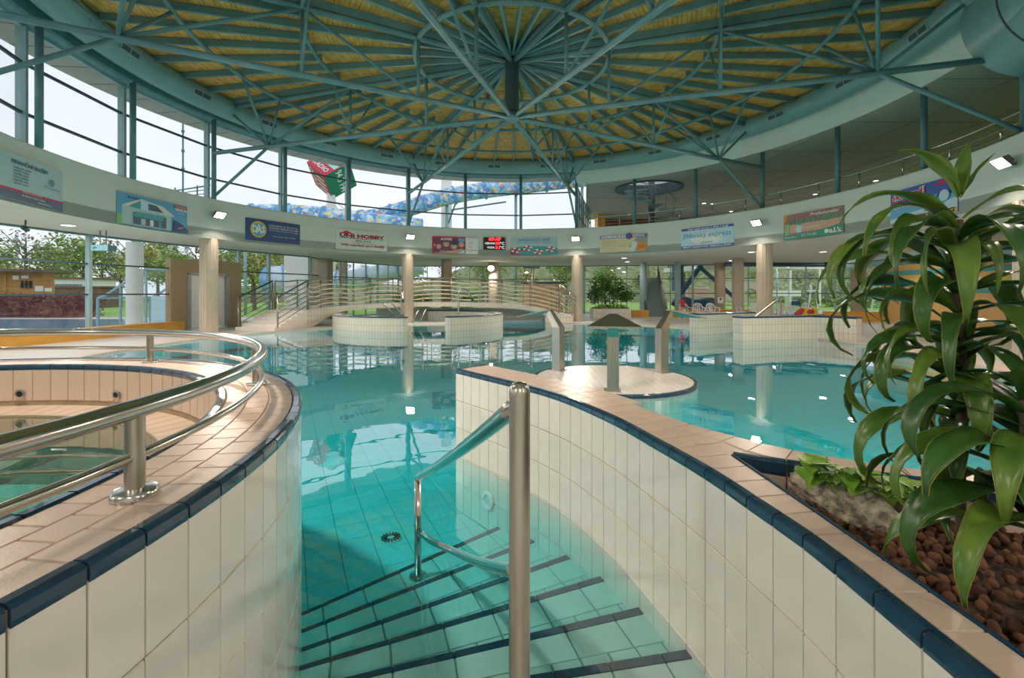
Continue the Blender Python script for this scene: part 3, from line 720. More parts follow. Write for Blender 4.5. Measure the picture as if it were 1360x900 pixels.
# ------------------------------------------------------------------ gallery ceiling on the right
arcp = [Vector((R0 * math.cos(math.radians(a)), CY + R0 * math.sin(math.radians(a)))) for a in range(-104, 73, 3)]
outer = [Vector((5.45, 33.5)), Vector((24, 33.5)), Vector((24, -8)), Vector((-2.6, -8))]
HOLEC = Vector((7.0, 23.3)); HR = 1.62
hole_c = [HOLEC + Vector((HR * math.cos(2 * PI * i / 40), HR * math.sin(2 * PI * i / 40))) for i in range(40)]
o = plate(arcp + outer, [hole_c], Z_GCEIL, Z_GCEIL + .3).build('ceiling_gallery', 'gallery_ceiling'); tag(o, 'flat grey panelled ceiling over the upper gallery', 'ceiling', kind='structure')
j = MB()
for k in range(1, 14):
    y = -6 + 2.9 * k; x0 = 4.4 if y > CY + R0 - .3 else math.sqrt(max(0, R0 ** 2 - (y - CY) ** 2)) + .15
    for xa, xb in (((x0, HOLEC.x - HR - .05), (HOLEC.x + HR + .05, 23.8)) if abs(y - HOLEC.y) < HR else ((x0, 23.8),)): j.box(((xa + xb) / 2, y, Z_GCEIL - .002), (xb - xa, .02, .006))
for k in range(0, 9):
    x = 6 + 2.2 * k
    for ya, yb in ((CY + (math.sqrt(R0 ** 2 - x * x) if x < R0 else 0) + .2, 33), (-7.8, CY - (math.sqrt(R0 ** 2 - x * x) if x < R0 else 0) - .2)):
        if abs(x - HOLEC.x) < HR and ya < HOLEC.y < yb:
            j.box((x, (ya + HOLEC.y - HR) / 2, Z_GCEIL - .002), (.02, HOLEC.y - HR - ya, .006)); continue
        j.box((x, (ya + yb) / 2, Z_GCEIL - .002), (.02, yb - ya, .006))
jo = j.build('ceiling_joint_line', 'ceiling_joint', o)
# gallery walls
def wall(name, pts, z0, z1, mt, lb, cat='wall', t=.15):
    m = MB()
    for a, b in zip(pts[:-1], pts[1:]):
        a, b = Vector(a), Vector(b); m.bar((a.x, a.y, (z0 + z1) / 2), (b.x, b.y, (z0 + z1) / 2), t, z1 - z0)
    o = m.build(name, mt); return tag(o, lb, cat, kind='structure')
wall('wall_gallery_back', [(6.4, 33.2), (24, 33.2)], ZB + .32, Z_GCEIL, 'wood_red', 'dark red-brown back wall of the upper gallery')
wall('wall_gallery_right', [(23.8, 33.2), (23.8, -8)], ZB + .32, Z_GCEIL, 'gallery_ceiling', 'grey side wall of the upper gallery')
wall('wall_behind_upper', [(24, -7.8), (-2.6, -7.8), (-2.6, 1.9)], ZB + .3, Z_ROOF + .3, 'gallery_ceiling', 'plain grey upper wall behind the viewer')
wall('wall_right', [(17.0, -6), (17.4, 8), (18.9, 23.2)], DECK, ZB, 'wall_orange', 'orange wall with teal and yellow stripes beside the pool')
wall('wall_back', [(-13.9, -6), (17.0, -6)], DECK, ZB, 'plaster', 'plain pale wall behind the viewer')
st_ = MB(); 
def along(y): # inner face of the orange wall
    return 17.4 + (18.9 - 17.4) * (y - 8) / 15.2 - .09
for z, h_, mt, nm in ((2.42, .22, 'wall_teal', 'teal_stripe'), (2.02, .2, 'wall_yellow', 'yellow_stripe'), (1.55, .16, 'wall_teal', 'teal_stripe')):
    m = MB().bar((along(8.2), 8.2, z), (along(23.0), 23.0, z), .02, h_); o = m.build(nm, mt, bpy.data.objects['wall_right'])
# thin steel posts on the parapet (gallery side), railing
for k in (-2, -1, 0, 1, 2):
    a = PH0 + 15 * k; p = pol(a, R0 + .13)
    lb = {-2: 'slim blue-grey steel post behind the tall plant above the ski banner', -1: 'slim blue-grey steel post right of the timber oil banner', 0: 'slim blue-grey steel post meeting the roof strut above the angled pool wall', 1: 'slim blue-grey steel post above the express banner', 2: 'slim blue-grey steel post in front of the spiral stairs'}[k]
    t = thing('gallery_post', lb, 'post', (p.x, p.y, ZT), 'steel posts on the gallery parapet')
    MB().tube([(p.x, p.y, ZT), (p.x, p.y, Z_GCEIL)], .075, 14).build('shaft', 'steel_blue', t, smooth=True)
    MB().lathe([(0, .02), (.11, .02), (.12, 0)], (p.x, p.y, ZT), 20).build('foot_plate', 'steel_blue', t)
a = PH0 - 45; p = pol(a, R0 + .13); t = thing('gallery_post', 'slim blue-grey steel post rising beside the huge duct end', 'post', (p.x, p.y, ZT), 'steel posts on the gallery parapet')
MB().tube([(p.x, p.y, ZT), (p.x, p.y, Z_GCEIL)], .075, 14).build('shaft', 'steel_blue', t, smooth=True); MB().lathe([(0, .02), (.11, .02), (.12, 0)], (p.x, p.y, ZT), 20).build('foot_plate', 'steel_blue', t)
gr = thing('gallery_railing', 'thin steel railing along the top of the gallery parapet', 'railing', tuple(pol(30, R0 + .2, ZT)))
for z, r in ((ZT + .52, .026), (ZT + .30, .012), (ZT + .14, .012)):
    MB().tube([pol(a, R0 + .2, z) for a in range(-100, 71, 3)], r, 8).build('rail', 'rail_bar' if r < .02 else 'stainless', gr, smooth=True)
for k in range(0, 23):
    a = -96 + 7.5 * k
    MB().tube([pol(a, R0 + .2, ZT), pol(a, R0 + .2, ZT + .52)], .024, 8).build('baluster', 'stainless', gr, smooth=True)
# ------------------------------------------------------------------ upper windows (rotunda side)
wn = 0
for k in range(3, 15):
    a0 = PH0 + 15 * k; a1 = a0 + 15; wn += 1
    w_ = thing('window_%d' % wn, 'tall upper window bay of three panes, number %d from the spiral stairs end' % wn, 'window', kind='structure')
    nx = 3
    zs = [ZT, 5.45, 6.55, Z_HEAD]
    rg = R0 + .34
    A, B = pol(a0, rg), pol(a1, rg)
    d = (B - A).normalized()
    for i in range(3): MB().bar(A + Vector((0, 0, (zs[i] + zs[i + 1]) / 2)), B + Vector((0, 0, (zs[i] + zs[i + 1]) / 2)), .012, zs[i + 1] - zs[i]).build('pane', 'glass', w_)
    for z in zs[1:3]: MB().bar(A + Vector((0, 0, z)), B + Vector((0, 0, z)), .07, .055).build('transom', 'steel_dark', w_)
    MB().bar(A + Vector((0, 0, ZT + .02)), B + Vector((0, 0, ZT + .02)), .09, .05).build('sill', 'steel_pale', w_)
    MB().bar(A + Vector((0, 0, Z_HEAD - .03)), B + Vector((0, 0, Z_HEAD - .03)), .09, .07).build('head', 'steel_pale', w_)
    MB().bar(A + Vector((0, 0, ZT)), A + Vector((0, 0, Z_HEAD)), .07, .20, up=A - Vector((0, CY, 0))).build('mullion', 'steel_pale', w_)
    p = pol(a0, R0 + .02); MB().tube([(p.x, p.y, ZT), (p.x, p.y, Z_HEAD + .05)], .075, 14).build('post', 'steel_teal', w_, smooth=True)
o = MB().lathe([(11.05, Z_HEAD), (12.05, Z_HEAD + .02), (12.1, Z_HEAD + .3), (10.95, Z_HEAD + .6)], (0, CY, 0), 96, 72, 240).build('ceiling_overhang', 'gallery_ceiling'); tag(o, 'grey panelled roof overhang outside the upper windows', 'overhang', kind='structure')
jm = MB()
for k in range(34):
    a = 72.6 + 5 * k; jm.bar(pol(a, 11.07, Z_HEAD - .003), pol(a, 12.04, Z_HEAD + .015), .02, .008)
jm.build('overhang_joint', 'ceiling_joint', o)
# glazed screen at the end of the upper windows, next to the gallery
p0 = pol(72.6, R0 + .2); p1 = Vector((5.35, 31.0, 0)); wn += 1
w_ = thing('window_%d' % wn, 'glazed screen with small panes running back beside the spiral stairs', 'window', kind='structure')
NN = 7
for i in range(NN):
    A = p0.lerp(p1, i / NN); B = p0.lerp(p1, (i + 1) / NN)
    for z0, z1 in ((ZT, 5.45), (5.45, 6.15), (6.15, Z_GCEIL)): MB().bar(A + Vector((0, 0, (z0 + z1) / 2)), B + Vector((0, 0, (z0 + z1) / 2)), .012, z1 - z0).build('pane', 'glass_dark', w_)
    MB().bar(A + Vector((0, 0, ZB + .32)), A + Vector((0, 0, Z_GCEIL)), .06, .06).build('mullion', 'steel_teal', w_)
for z in (ZT, 5.45, 6.15, Z_GCEIL - .05): MB().bar(p0 + Vector((0, 0, z)), p1 + Vector((0, 0, z)), .06, .05).build('transom', 'steel_teal', w_)
o = MB().box((6.1, 31.6, (ZB + Z_GCEIL) / 2 + .1), (.5, 1.2, Z_GCEIL - ZB - .2)).build('wall_gallery_pier', 'bench_orange'); tag(o, 'narrow orange wall strip beside the glazed gallery screen', 'wall', kind='structure')
# ------------------------------------------------------------------ lower windows
def lower(pts, z0, z1, tr, first, lb, split=1, glass='glass', skip=()):
    n = first
    for q, (a, b) in enumerate(zip(pts[:-1], pts[1:])):
        if q in skip: continue
        a, b = Vector((*a, 0)), Vector((*b, 0)); n += 1
        w_ = thing('window_%d' % n, lb[q] if isinstance(lb, (list, tuple)) else lb % (q + 1), 'window', kind='structure')
        zs = [z0] + list(tr) + [z1]
        for s in range(split):
            A = a.lerp(b, s / split); B = a.lerp(b, (s + 1) / split)
            for i in range(len(zs) - 1): MB().bar(A + Vector((0, 0, (zs[i] + zs[i + 1]) / 2)), B + Vector((0, 0, (zs[i] + zs[i + 1]) / 2)), .012, zs[i + 1] - zs[i]).build('pane', glass, w_)
            wd = .10 if s == 0 else .05
            MB().bar(A + Vector((0, 0, z0)), A + Vector((0, 0, z1)), wd * 1.6, wd, up=(b - a)).build('mullion', 'steel_pale', w_)
        for z in tr: MB().bar(a + Vector((0, 0, z)), b + Vector((0, 0, z)), .07, .05).build('transom', 'steel_dark', w_)
        MB().bar(a + Vector((0, 0, z1 - .03)), b + Vector((0, 0, z1 - .03)), .08, .06).build('head', 'steel_teal', w_)
        MB().bar(a + Vector((0, 0, z0 + .03)), b + Vector((0, 0, z0 + .03)), .12, .06).build('sill', 'steel_pale', w_)
    return n
LW = [(-13.9, -6), (-13.85, 3), (-13.75, 9), (-13.4, 14.4), (-12.9, 17.06), (-11.9, 19.8), (-11.35, 21.2), (-10.4, 23.4), (-10.6, 26.0), (-7.8, 31.2), (-2.0, 32.0), (5.0, 31.4), (12.0, 30.2), (22.5, 29.0), (18.9, 23.2)]
lab = ['lower window bay beside the viewer', 'lower window bay behind the whirlpool railing', 'lower window bay showing the wooden hut', 'lower window bay showing the sloped glass lobby', 'x',
       'lower window bay right of the beige vestibule', 'lower window bay with the white wall outside', 'narrow lower window by the broad beige pillar', 'far window row behind the bridge stairs', 'far window row behind the middle of the bridge',
       'far window row behind the wooden panel', 'far window row behind the planter and stairs', 'far window row behind the plastic chairs', 'window beside the orange wall']
wn = lower(LW, DECK, ZB, (1.43, 2.40), wn, lab, split=1, skip=(4, 8, 9, 10, 11, 12))
for q, sp_ in ((8, 6), (9, 6), (10, 6), (11, 5), (12, 6)): wn = lower(LW[q:q + 2], DECK, ZB, (1.43, 2.40), wn, [lab[q]], split=sp_)
# ------------------------------------------------------------------ far round basin
BC = Vector((-4.1, 20.35)); BRX, BRY = 3.7, 3.4
def ell(t, off=0.0): return Vector((BC.x + (BRX - off) * math.cos(math.radians(t)), BC.y + (BRY - off) * math.sin(math.radians(t))))
def basin(t0, t1, label, n):
    b = thing('basin_wall', label, 'pool wall', (*ell((t0 + t1) / 2), -.5), 'curved walls of the far round basin')
    th = .36; zt = .555
    outp = [ell(t0 + (t1 - t0) * i / n) for i in range(n + 1)]; inp = [ell(t0 + (t1 - t0) * i / n, th) for i in range(n + 1)]
    def cap(a, c, sgn):
        m = (a + c) / 2; r = (a - c).length / 2; ang = math.atan2(a.y - m.y, a.x - m.x)
        return [Vector((m.x + r * math.cos(ang + sgn * PI * i / 8), m.y + r * math.sin(ang + sgn * PI * i / 8))) for i in range(1, 8)]
    lp = outp + cap(outp[-1], inp[-1], 1) + inp[::-1] + cap(inp[0], outp[0], 1)
    m = MB(); s = 0; S = []
    for i in range(len(lp) + 1):
        S.append(s); s += (lp[(i + 1) % len(lp)] - lp[i % len(lp)]).length
    for i in range(len(lp)):
        a, c = lp[i], lp[(i + 1) % len(lp)]; m.quad((a.x, a.y, -.55), (c.x, c.y, -.55), (c.x, c.y, zt), (a.x, a.y, zt))
    o = m.build('tiled_face', 'far_tile', b); uv = o.data.uv_layers.new(name='UVMap')
    for i, pl in enumerate(o.data.polygons):
        for q, li in enumerate(pl.loop_indices): uv.data[li].uv = (S[i] if q in (0, 3) else S[i + 1], -.55 if q < 2 else zt)
    o.data.polygons.foreach_set('use_smooth', [True] * len(o.data.polygons))
    fill(lp, [], zt + .004).build('coping', 'tile_island', b)
    MB().tube([(p.x, p.y, zt - .002) for p in lp], .022, 8, closed=True).build('nosing', 'tile_navy', b, smooth=True)
basin(176, 270, 'low curved tiled basin wall running out from the bridge stairs', 40)
basin(299, 452, 'low curved tiled basin wall with a rounded tip and a swan-neck spout', 60)
o = MB().prism([(-5.9, 20.6), (-3.1, 20.8), (-2.6, 21.7), (-3.2, 22.7), (-5.6, 22.7), (-6.3, 21.8)], -.5, .04).build('basin_plinth', 'tile_island'); tag(o, 'flat pale tiled plinth at the foot of the column inside the far basin', 'plinth')
def swan(px, py0, Y, label, hgt, s=1):
    p = at(px, py0, Y); t = thing('swan_neck_spout', label, 'spout', p)
    MB().tube(spline([p, p + Vector((0, 0, hgt * .75)), p + Vector((.06 * s, 0, hgt * .93)), p + Vector((.20 * s, -.02, hgt)), p + Vector((.36 * s, -.04, hgt * .9)), p + Vector((.52 * s, -.06, hgt * .62))], .06), .035, 10).build('pipe', 'stainless', t, smooth=True)
    e = p + Vector((.52 * s, -.06, hgt * .62)); MB().tube([e, e + Vector((.05 * s, 0, -.10))], [.045, .055], 10).build('nozzle', 'steel_dark', t, smooth=True)
    MB().lathe([(0, .02), (.07, .02), (.08, 0)], p, 16).build('base_flange', 'stainless', t)
swan(609, 417, 17.9, 'curved swan-neck spout on the tip of the far basin wall', 1.0)
swan(533.5, 418.5, 17.35, 'upright swan-neck spout in front of the far column', .95, .12)
def ladder(px0, py0, px1, py1, Y, label):
    a, b = at(px0, py0, Y), at(px1, py1, Y + .4); t = thing('basin_handrail', label, 'handrail', (a + b) / 2)
    MB().tube([a, b], .03, 8).build('bar', 'rail_bar', t, smooth=True); MB().tube([a + Vector((.25, .4, 0)), b + Vector((.25, .4, 0))], .03, 8).build('bar', 'rail_bar', t, smooth=True)
ladder(508, 402, 526, 421, 18.4, 'sloping grab bar inside the far basin left of the column')
ladder(547, 428, 556, 412, 19.5, 'sloping grab bar inside the far basin right of the column')
# ------------------------------------------------------------------ bridge with stairs
br = thing('foot_bridge', 'arched tiled footbridge crossing the far basin with stairs at its end', 'bridge', (-3.0, 22.5, 0))
fe = spline([(-8.55, 19.0), (-8.0, 20.3), (-6.95, 21.35), (-5.4, 22.05), (-3.4, 22.35), (-1.4, 22.4), (.6, 22.4), (2.3, 22.3), (3.0, 22.2)], .35)
fe = [Vector((p.x, p.y)) for p in fe]; be = offset(fe, -1.75)
def bz(i):
    u = i / (len(fe) - 1); return .76 + .26 * math.sin(PI * min(1, u / .95)) - (.45 * max(0, (u - .8) / .2) ** 1.3)
top = MB(); und = MB(); sd = MB(); sd2 = MB(); n = len(fe)
for i in range(n - 1):
    a, b, c, d = fe[i], fe[i + 1], be[i + 1], be[i]; za, zb = bz(i), bz(i + 1)
    top.quad((a.x, a.y, za), (b.x, b.y, zb), (c.x, c.y, zb), (d.x, d.y, za))
    def lo(i_): 
        u = i_ / (n - 1); base = bz(i_) - .22
        e = max(0, (.17 - u) / .17) if u < .17 else max(0, (u - .86) / .14); return base - (base + .1) * min(1, e) ** 1.6
    la, lb_ = lo(i), lo(i + 1)
    und.quad((a.x, a.y, la), (d.x, d.y, la), (c.x, c.y, lb_), (b.x, b.y, lb_))
    sd.quad((a.x, a.y, la), (b.x, b.y, lb_), (b.x, b.y, zb), (a.x, a.y, za)); sd2.quad((d.x, d.y, la), (d.x, d.y, za), (c.x, c.y, zb), (c.x, c.y, lb_))
top.build('walkway', 'tile_island', br); und.build('underside', 'plaster', br)
for s_b in (sd, sd2):
    o = s_b.build('side_face', 'far_tile', br); uv_strip(o, lambda p: (p.x * .9 + p.y * .4, p.z))
# stairs: six steps rising away from the pool edge
s0, s1 = Vector((-8.95, 17.15)), Vector((-8.55, 19.0)); sd_ = (s1 - s0).normalized(); sw_ = Vector((-sd_.y, sd_.x)) * 1.75
for k in range(6):
    a = s0.lerp(s1, k / 6); z = DECK + .12 * (k + 1)
    o = MB().prism([a, s1, s1 + sw_, a + sw_], DECK + .12 * k, z).build('stair_step', 'tile_island', br); uv_strip(o, lambda p: (p.x + p.y * .9, p.z))
def rail_run(posts, label, wavy=True, close=None, bars=6, rope='rope_bar', h=1.22):
    t = thing('bridge_railing', label, 'railing', tuple(posts[0]), 'railings of the footbridge')
    for p in posts:
        MB().tube([p, p + Vector((0, 0, h))], .028, 8).build('post', 'rail_bar', t, smooth=True)
    for i in range(len(posts) - 1):
        a, b = posts[i], posts[i + 1]
        for k in range(bars):
            z = h * (k + .9) / bars if k < bars - 1 else h; sg = (.07 if wavy and i % 2 == 0 else (-.02 if wavy else 0)) * (1 if k < bars - 1 else .4)
            if k == bars - 1: sg = .04 if wavy else 0
            pts = [a.lerp(b, u) + Vector((0, 0, z - math.sin(PI * u) * sg)) for u in [x / 6 for x in range(7)]]
            MB().tube(pts, .032 if k == bars - 1 else .027, 6).build('rail', rope if k < bars - 1 else 'rail_bar', t, smooth=True)
    return t
def idx_for(path, px): return min(range(len(path)), key=lambda i: abs(HX + path[i].x / path[i].y * F - px))
fpost = []
for px in (408, 428, 447, 486, 525, 560, 597, 634, 670, 706, 741):
    i = idx_for(fe, px); fpost.append(Vector((fe[i].x, fe[i].y + .08, bz(i))))
rail_run(fpost, 'wavy-barred bridge railing on the side facing the pool island')
bpost = [Vector((be[i].x, be[i].y - .08, bz(i))) for i in [round((n - 1) * k / 11) for k in range(12)]]
rail_run(bpost, 'wavy-barred bridge railing on the side facing the far windows')
def stair_rail(q0, q1, label):
    t = thing('stair_railing', label, 'railing', tuple(q0), 'railings beside the bridge stairs'); h = 1.22
    for p in (q0, q1): MB().tube([p, p + Vector((0, 0, h - .06))], .032, 8).build('post', 'rail_bar', t, smooth=True)
    for k in range(6):
        z = h * (k + 1) / 6
        MB().tube([q0 + Vector((0, 0, z - .12)), q0 + Vector((sd_.x * .05, sd_.y * .05, z - .06)), q1 + Vector((0, 0, z))], .034 if k == 5 else .018, 8).build('rail', 'rail_bar' if k < 5 else 'steel_dark', t, smooth=True)
z0_, z1_ = DECK + .12, DECK + .72
stair_rail(Vector((s0.x + .06, s0.y + .1, z0_)), Vector((s1.x, s1.y, z1_)), 'dark sloping stair railing on the pool side of the bridge stairs')
q = sw_ * .96; stair_rail(Vector((s0.x + q.x, s0.y + q.y + .1, z0_)), Vector((s1.x + q.x, s1.y + q.y, z1_)), 'dark sloping stair railing on the window side of the bridge stairs')
# right end of the bridge: short stair with rails
e0 = Vector((2.75, 22.25)); 
for s, lb in ((0, 'sloping railing at the foot of the bridge beside the pool column'), (1.6, 'sloping railing at the foot of the bridge behind the pool column')):
    q0 = Vector((2.35, 22.35 + s, .78)); q1 = Vector((3.35, 22.65 + s, DECK)); t = thing('stair_railing', lb, 'railing', tuple(q1), 'railings at the foot of the bridge')
    for p in (q0, q0.lerp(q1, .5), q1): MB().tube([p, p + Vector((0, 0, 1.1))], .03, 8).build('post', 'rail_bar', t, smooth=True)
    for k in range(5):
        z = 1.1 * (k + 1) / 5; MB().tube([q0 + Vector((0, 0, z)), q1 + Vector((0, 0, z))], .026 if k == 4 else .016, 6).build('rail', 'rail_bar', t, smooth=True)
o = MB().prism([(1.66, 22.45), (2.93, 22.4), (2.93, 24.2), (1.66, 24.2)], -.5, .40).build('bridge_ramp_block', 'tile_island'); tag(o, 'pale tiled block carrying the foot of the bridge beside the pool column', 'ramp')
bw_ = thing('basin_back_wall', 'low straight tiled wall closing the water behind the footbridge', 'pool wall', (-2.7, 24.8, DECK))
o = MB().box((-2.75, 24.85, (DECK + .62) / 2), (9.0, .4, .62 - DECK)).build('tiled_face', 'far_tile', bw_); uv_strip(o, lambda p: (p.x + p.y, p.z)); MB().box((-2.75, 24.85, .635), (9.06, .46, .03)).build('coping', 'tile_island', bw_)
for k_, (x_, lb_) in enumerate(((-6.2, 'leafy yellow-green plant behind the bridge by the beige pillar'), (-5.0, 'leafy yellow-green plant behind the bridge near the fluted column'), (-2.5, 'leafy yellow-green plant behind the bridge right of the fluted column'))):
    pp = thing('bridge_plant', lb_, 'plant', (x_, 25.5, DECK)); leaf_cloud(330, (x_, 25.55, .95), (.55, .35, .5), .26, 200 + k_, .1).build('foliage', 'leaf_lime', pp); MB().tube([(x_, 25.55, DECK), (x_, 25.55, .9)], .03, 6).build('stem', 'bark', pp)
# ------------------------------------------------------------------ stub walls on the right
def stub(pts, zt, label, th=.38):
    pts = [Vector(p) for p in pts]; inn = offset(pts, -th); t = thing('pool_divider_wall', label, 'pool wall', (pts[0].x, pts[0].y, -.5), 'angled tiled walls at the right pool edge')
    lp = pts + inn[::-1]; m = MB(); S = [0]
    for i in range(len(lp)): S.append(S[-1] + (lp[(i + 1) % len(lp)] - lp[i]).length)
    for i in range(len(lp)):
        a, c = lp[i], lp[(i + 1) % len(lp)]; m.quad((a.x, a.y, -.55), (c.x, c.y, -.55), (c.x, c.y, zt), (a.x, a.y, zt))
    o = m.build('tiled_face', 'far_tile', t); uv = o.data.uv_layers.new(name='UVMap')
    for i, pl in enumerate(o.data.polygons):
        for q_, li in enumerate(pl.loop_indices): uv.data[li].uv = (S[i] if q_ in (0, 3) else S[i + 1], -.55 if q_ < 2 else zt)
    fill(lp, [], zt + .004).build('coping', 'tile_island', t); MB().tube([(p.x, p.y, zt - .012) for p in lp], .03, 8, closed=True).build('nosing', 'tile_navy', t)
stub(spline([(7.02, 13.85), (8.4, 14.25), (9.55, 14.5), (9.75, 14.35), (10.25, 13.55)], .3), .745, 'angled cream-tiled wall with navy nosing at the right pool steps')
stub(spline([(6.48, 15.8), (7.8, 16.5), (9.2, 17.2)], .3), .745, 'straight cream-tiled wall with navy nosing behind the angled one')
rh = thing('pool_stair_handrail', 'bent steel handrail above the angled pool wall', 'handrail', at(1004, 420, 15.6))
MB().tube(spline([at(983, 460, 14.9), at(983, 436, 14.9)], .2), .035, 8).build('lower_post', 'stainless', rh, smooth=True)
MB().tube(spline([at(983, 436, 14.9), at(1004, 420, 15.3), at(1030, 400, 15.8), at(1035, 397.5, 15.8), at(1037, 400, 15.8), at(1037, 420, 15.8)], .15), .035, 8).build('bar', 'rail_bar', rh, smooth=True)
# ------------------------------------------------------------------ benches
def bench(pts, z0, z1, label, wd=.5):
    t = thing('window_bench', label, 'bench', (pts[0][0], pts[0][1], DECK), 'orange benches along the windows'); p = [Vector(q) for q in pts]
    inn = offset(p, wd); lp = p + inn[::-1]
    MB().prism(lp, z0, z1 - .04).build('front_panel', 'bench_orange', t)
    lp2 = offset(p, -.02) + offset(p, wd + .0)[::-1]; MB().prism(lp2, z1 - .04, z1).build('bench_top', 'bench_orange', t)
bench(spline([(-12.55, 17.45), (-12.85, 16.2), (-13.05, 14), (-13.3, 11), (-13.35, 6), (-13.4, 2)], .8), DECK, .40, 'long curved orange bench under the hut and lobby windows', .3)
bench([(-10.6, 20.2), (-11.15, 19.9)], DECK, .42, 'short orange bench block with a round black socket by the bridge stairs', .5)
bench([(-9.9, 22.2), (-10.5, 20.9)], DECK, .42, 'orange bench strip beneath the window behind the bridge stairs', .4)
bench([(18.5, 22.6), (16.1, 23.4)], DECK, .52, 'long orange bench under the right-hand windows', .4)
bench([(7.95, 26.4), (7.0, 26.4)], DECK, .46, 'short orange bench beside the planter bush', .5)
bench([(13.4, 25.7), (9.4, 26.6)], DECK, .5, 'orange bench behind the white plastic chairs', .4)
s_ = thing('wall_socket', 'round black socket on the orange bench by the bridge stairs', 'socket', (-10.87, 20.03, .24))
MB().tube([(-10.86, 20.04, .24), (-10.845, 20.01, .24)], .085, 16).build('socket_disc', 'rubber', s_)
# ------------------------------------------------------------------ vestibule door on the left
dv = thing('door_1', 'glass double door with grey frame in a tall beige vestibule panel', 'door', kind='structure')
a, b = Vector((-12.9, 17.06, 0)), Vector((-11.9, 19.8, 0)); dd = (b - a).normalized()
def vb(u0, u1, z0, z1, nm, mt, t=.2, off=0.0, par=dv):
    nrm = Vector((dd.y, -dd.x, 0)) * off; A = a + dd * u0 + nrm; B = a + dd * u1 + nrm
    return MB().bar(A + Vector((0, 0, (z0 + z1) / 2)), B + Vector((0, 0, (z0 + z1) / 2)), t, z1 - z0).build(nm, mt, par)
L_ = (b - a).length; zt_ = 2.78
vb(0, .62, DECK, zt_, 'panel', 'door_beige', .3); vb(L_ - .55, L_, DECK, zt_, 'panel', 'door_beige', .3); vb(.62, L_ - .55, 2.28, zt_, 'panel', 'door_beige', .3)
for u in (.62, L_ - .68, L_ * .5 - .05): vb(u, u + .13, DECK, 2.28, 'door_frame', 'door_metal', .34)
vb(.62, L_ - .55, 2.17, 2.28, 'door_frame', 'door_metal', .34)
vb(.75, L_ * .5 - .05, DECK + .06, 2.17, 'door_leaf', 'glass_frost', .05); vb(L_ * .5 + .08, L_ - .68, DECK + .06, 2.17, 'door_leaf', 'glass_frost', .05)
wn += 1; w_ = thing('window_%d' % wn, 'clerestory window strip above the beige vestibule', 'window', kind='structure')
vb(0, L_, zt_, ZB, 'pane', 'glass', .012, par=w_)
vb(0, L_, ZB - .06, ZB, 'head', 'steel_teal', .08, par=w_)
# ------------------------------------------------------------------ planter with bush, stairs, chairs
pl = thing('planter_box', 'white tiled planter box at the far deck holding the big bush', 'planter', (6.0, 25.0, DECK))
x0, x1 = (788 - HX) / F * 25.6, (838 - HX) / F * 25.6
o = MB().box(((x0 + x1) / 2, 26.2, DECK + .27), (x1 - x0, 1.3, .54)).build('box', 'far_tile', pl); uv_strip(o, lambda p: (p.x + p.y, p.z)); MB().box(((x0 + x1) / 2, 26.2, DECK + .56), (x1 - x0 - .2, 1.1, .06)).build('soil_bed', 'soil', pl)
bu = thing('planter_bush', 'big dark leafy bush growing in the white planter', 'bush', ((x0 + x1) / 2, 26.2, DECK + .56))
bc = Vector(((x0 + x1) / 2 - .1, 26.2, 1.75)); fo = MB()
for q, (dx, dy, dz, rx, rz) in enumerate(((-.5, 0, .15, .65, .6), (.25, .1, .25, .7, .55), (.75, 0, -.15, .6, .5), (-.75, 0, -.4, .45, .5), (0, -.1, -.3, .7, .55), (1.05, -.1, -.45, .42, .3))):
    c = leaf_cloud(420, bc + Vector((dx, dy, dz)), (rx, .55, rz), .17, q + 3); fo.add(c.v, c.f)
fo.build('foliage', 'leaf_bush', bu)
st2 = MB()
for k in range(7): st2.tube([(bc.x - .5 + .2 * k, 26.2, .6), (bc.x - .8 + .28 * k, 26.2 + .1 * (k % 3 - 1), 1.8)], .025, 6)
st2.build('stem', 'bark', bu)
un = thing('planter_undergrowth', 'low bright green plants under the bush in the planter', 'plants', ((x0 + x1) / 2, 25.9, DECK + .58)); leaf_cloud(500, ((x0 + x1) / 2, 26.0, .68), (.9, .45, .14), .16, 55).build('foliage', 'leaf_lime', un)
# metal staircase seen through the back
ms = thing('metal_staircase', 'grey steel staircase climbing behind the far deck', 'stairs', (8.6, 26.6, DECK))
xa, xb = (859 - HX) / F * 27.4, (886 - HX) / F * 27.4
for k in range(14):
    MB().box(((xa + xb) / 2, 27.4 + .13 * k, DECK + .09 + .17 * k), (xb - xa - .1, .30, .17)).build('step', 'grey_stair', ms)
MB().bar((xa, 27.3, .1), (xa, 29.2, 2.5), .08, .34).build('stringer', 'steel_dark', ms); MB().bar((xb, 27.3, .1), (xb, 29.2, 2.5), .08, .34).build('stringer', 'steel_dark', ms)
for k in range(5):
    MB().tube([at(886 - 2, 415 - 3 * k, 27.2), at(873.5, 365 - 3 * k, 28.6)], .025, 6).build('rail', 'rail_bar', ms, smooth=True)
for k in range(4): 
    p = at(885 - 3 * k, 414 - 12.5 * k, 27.2 + .4 * k); MB().tube([p, p + Vector((0, 0, .75))], .022, 6).build('post', 'rail_bar', ms, smooth=True)
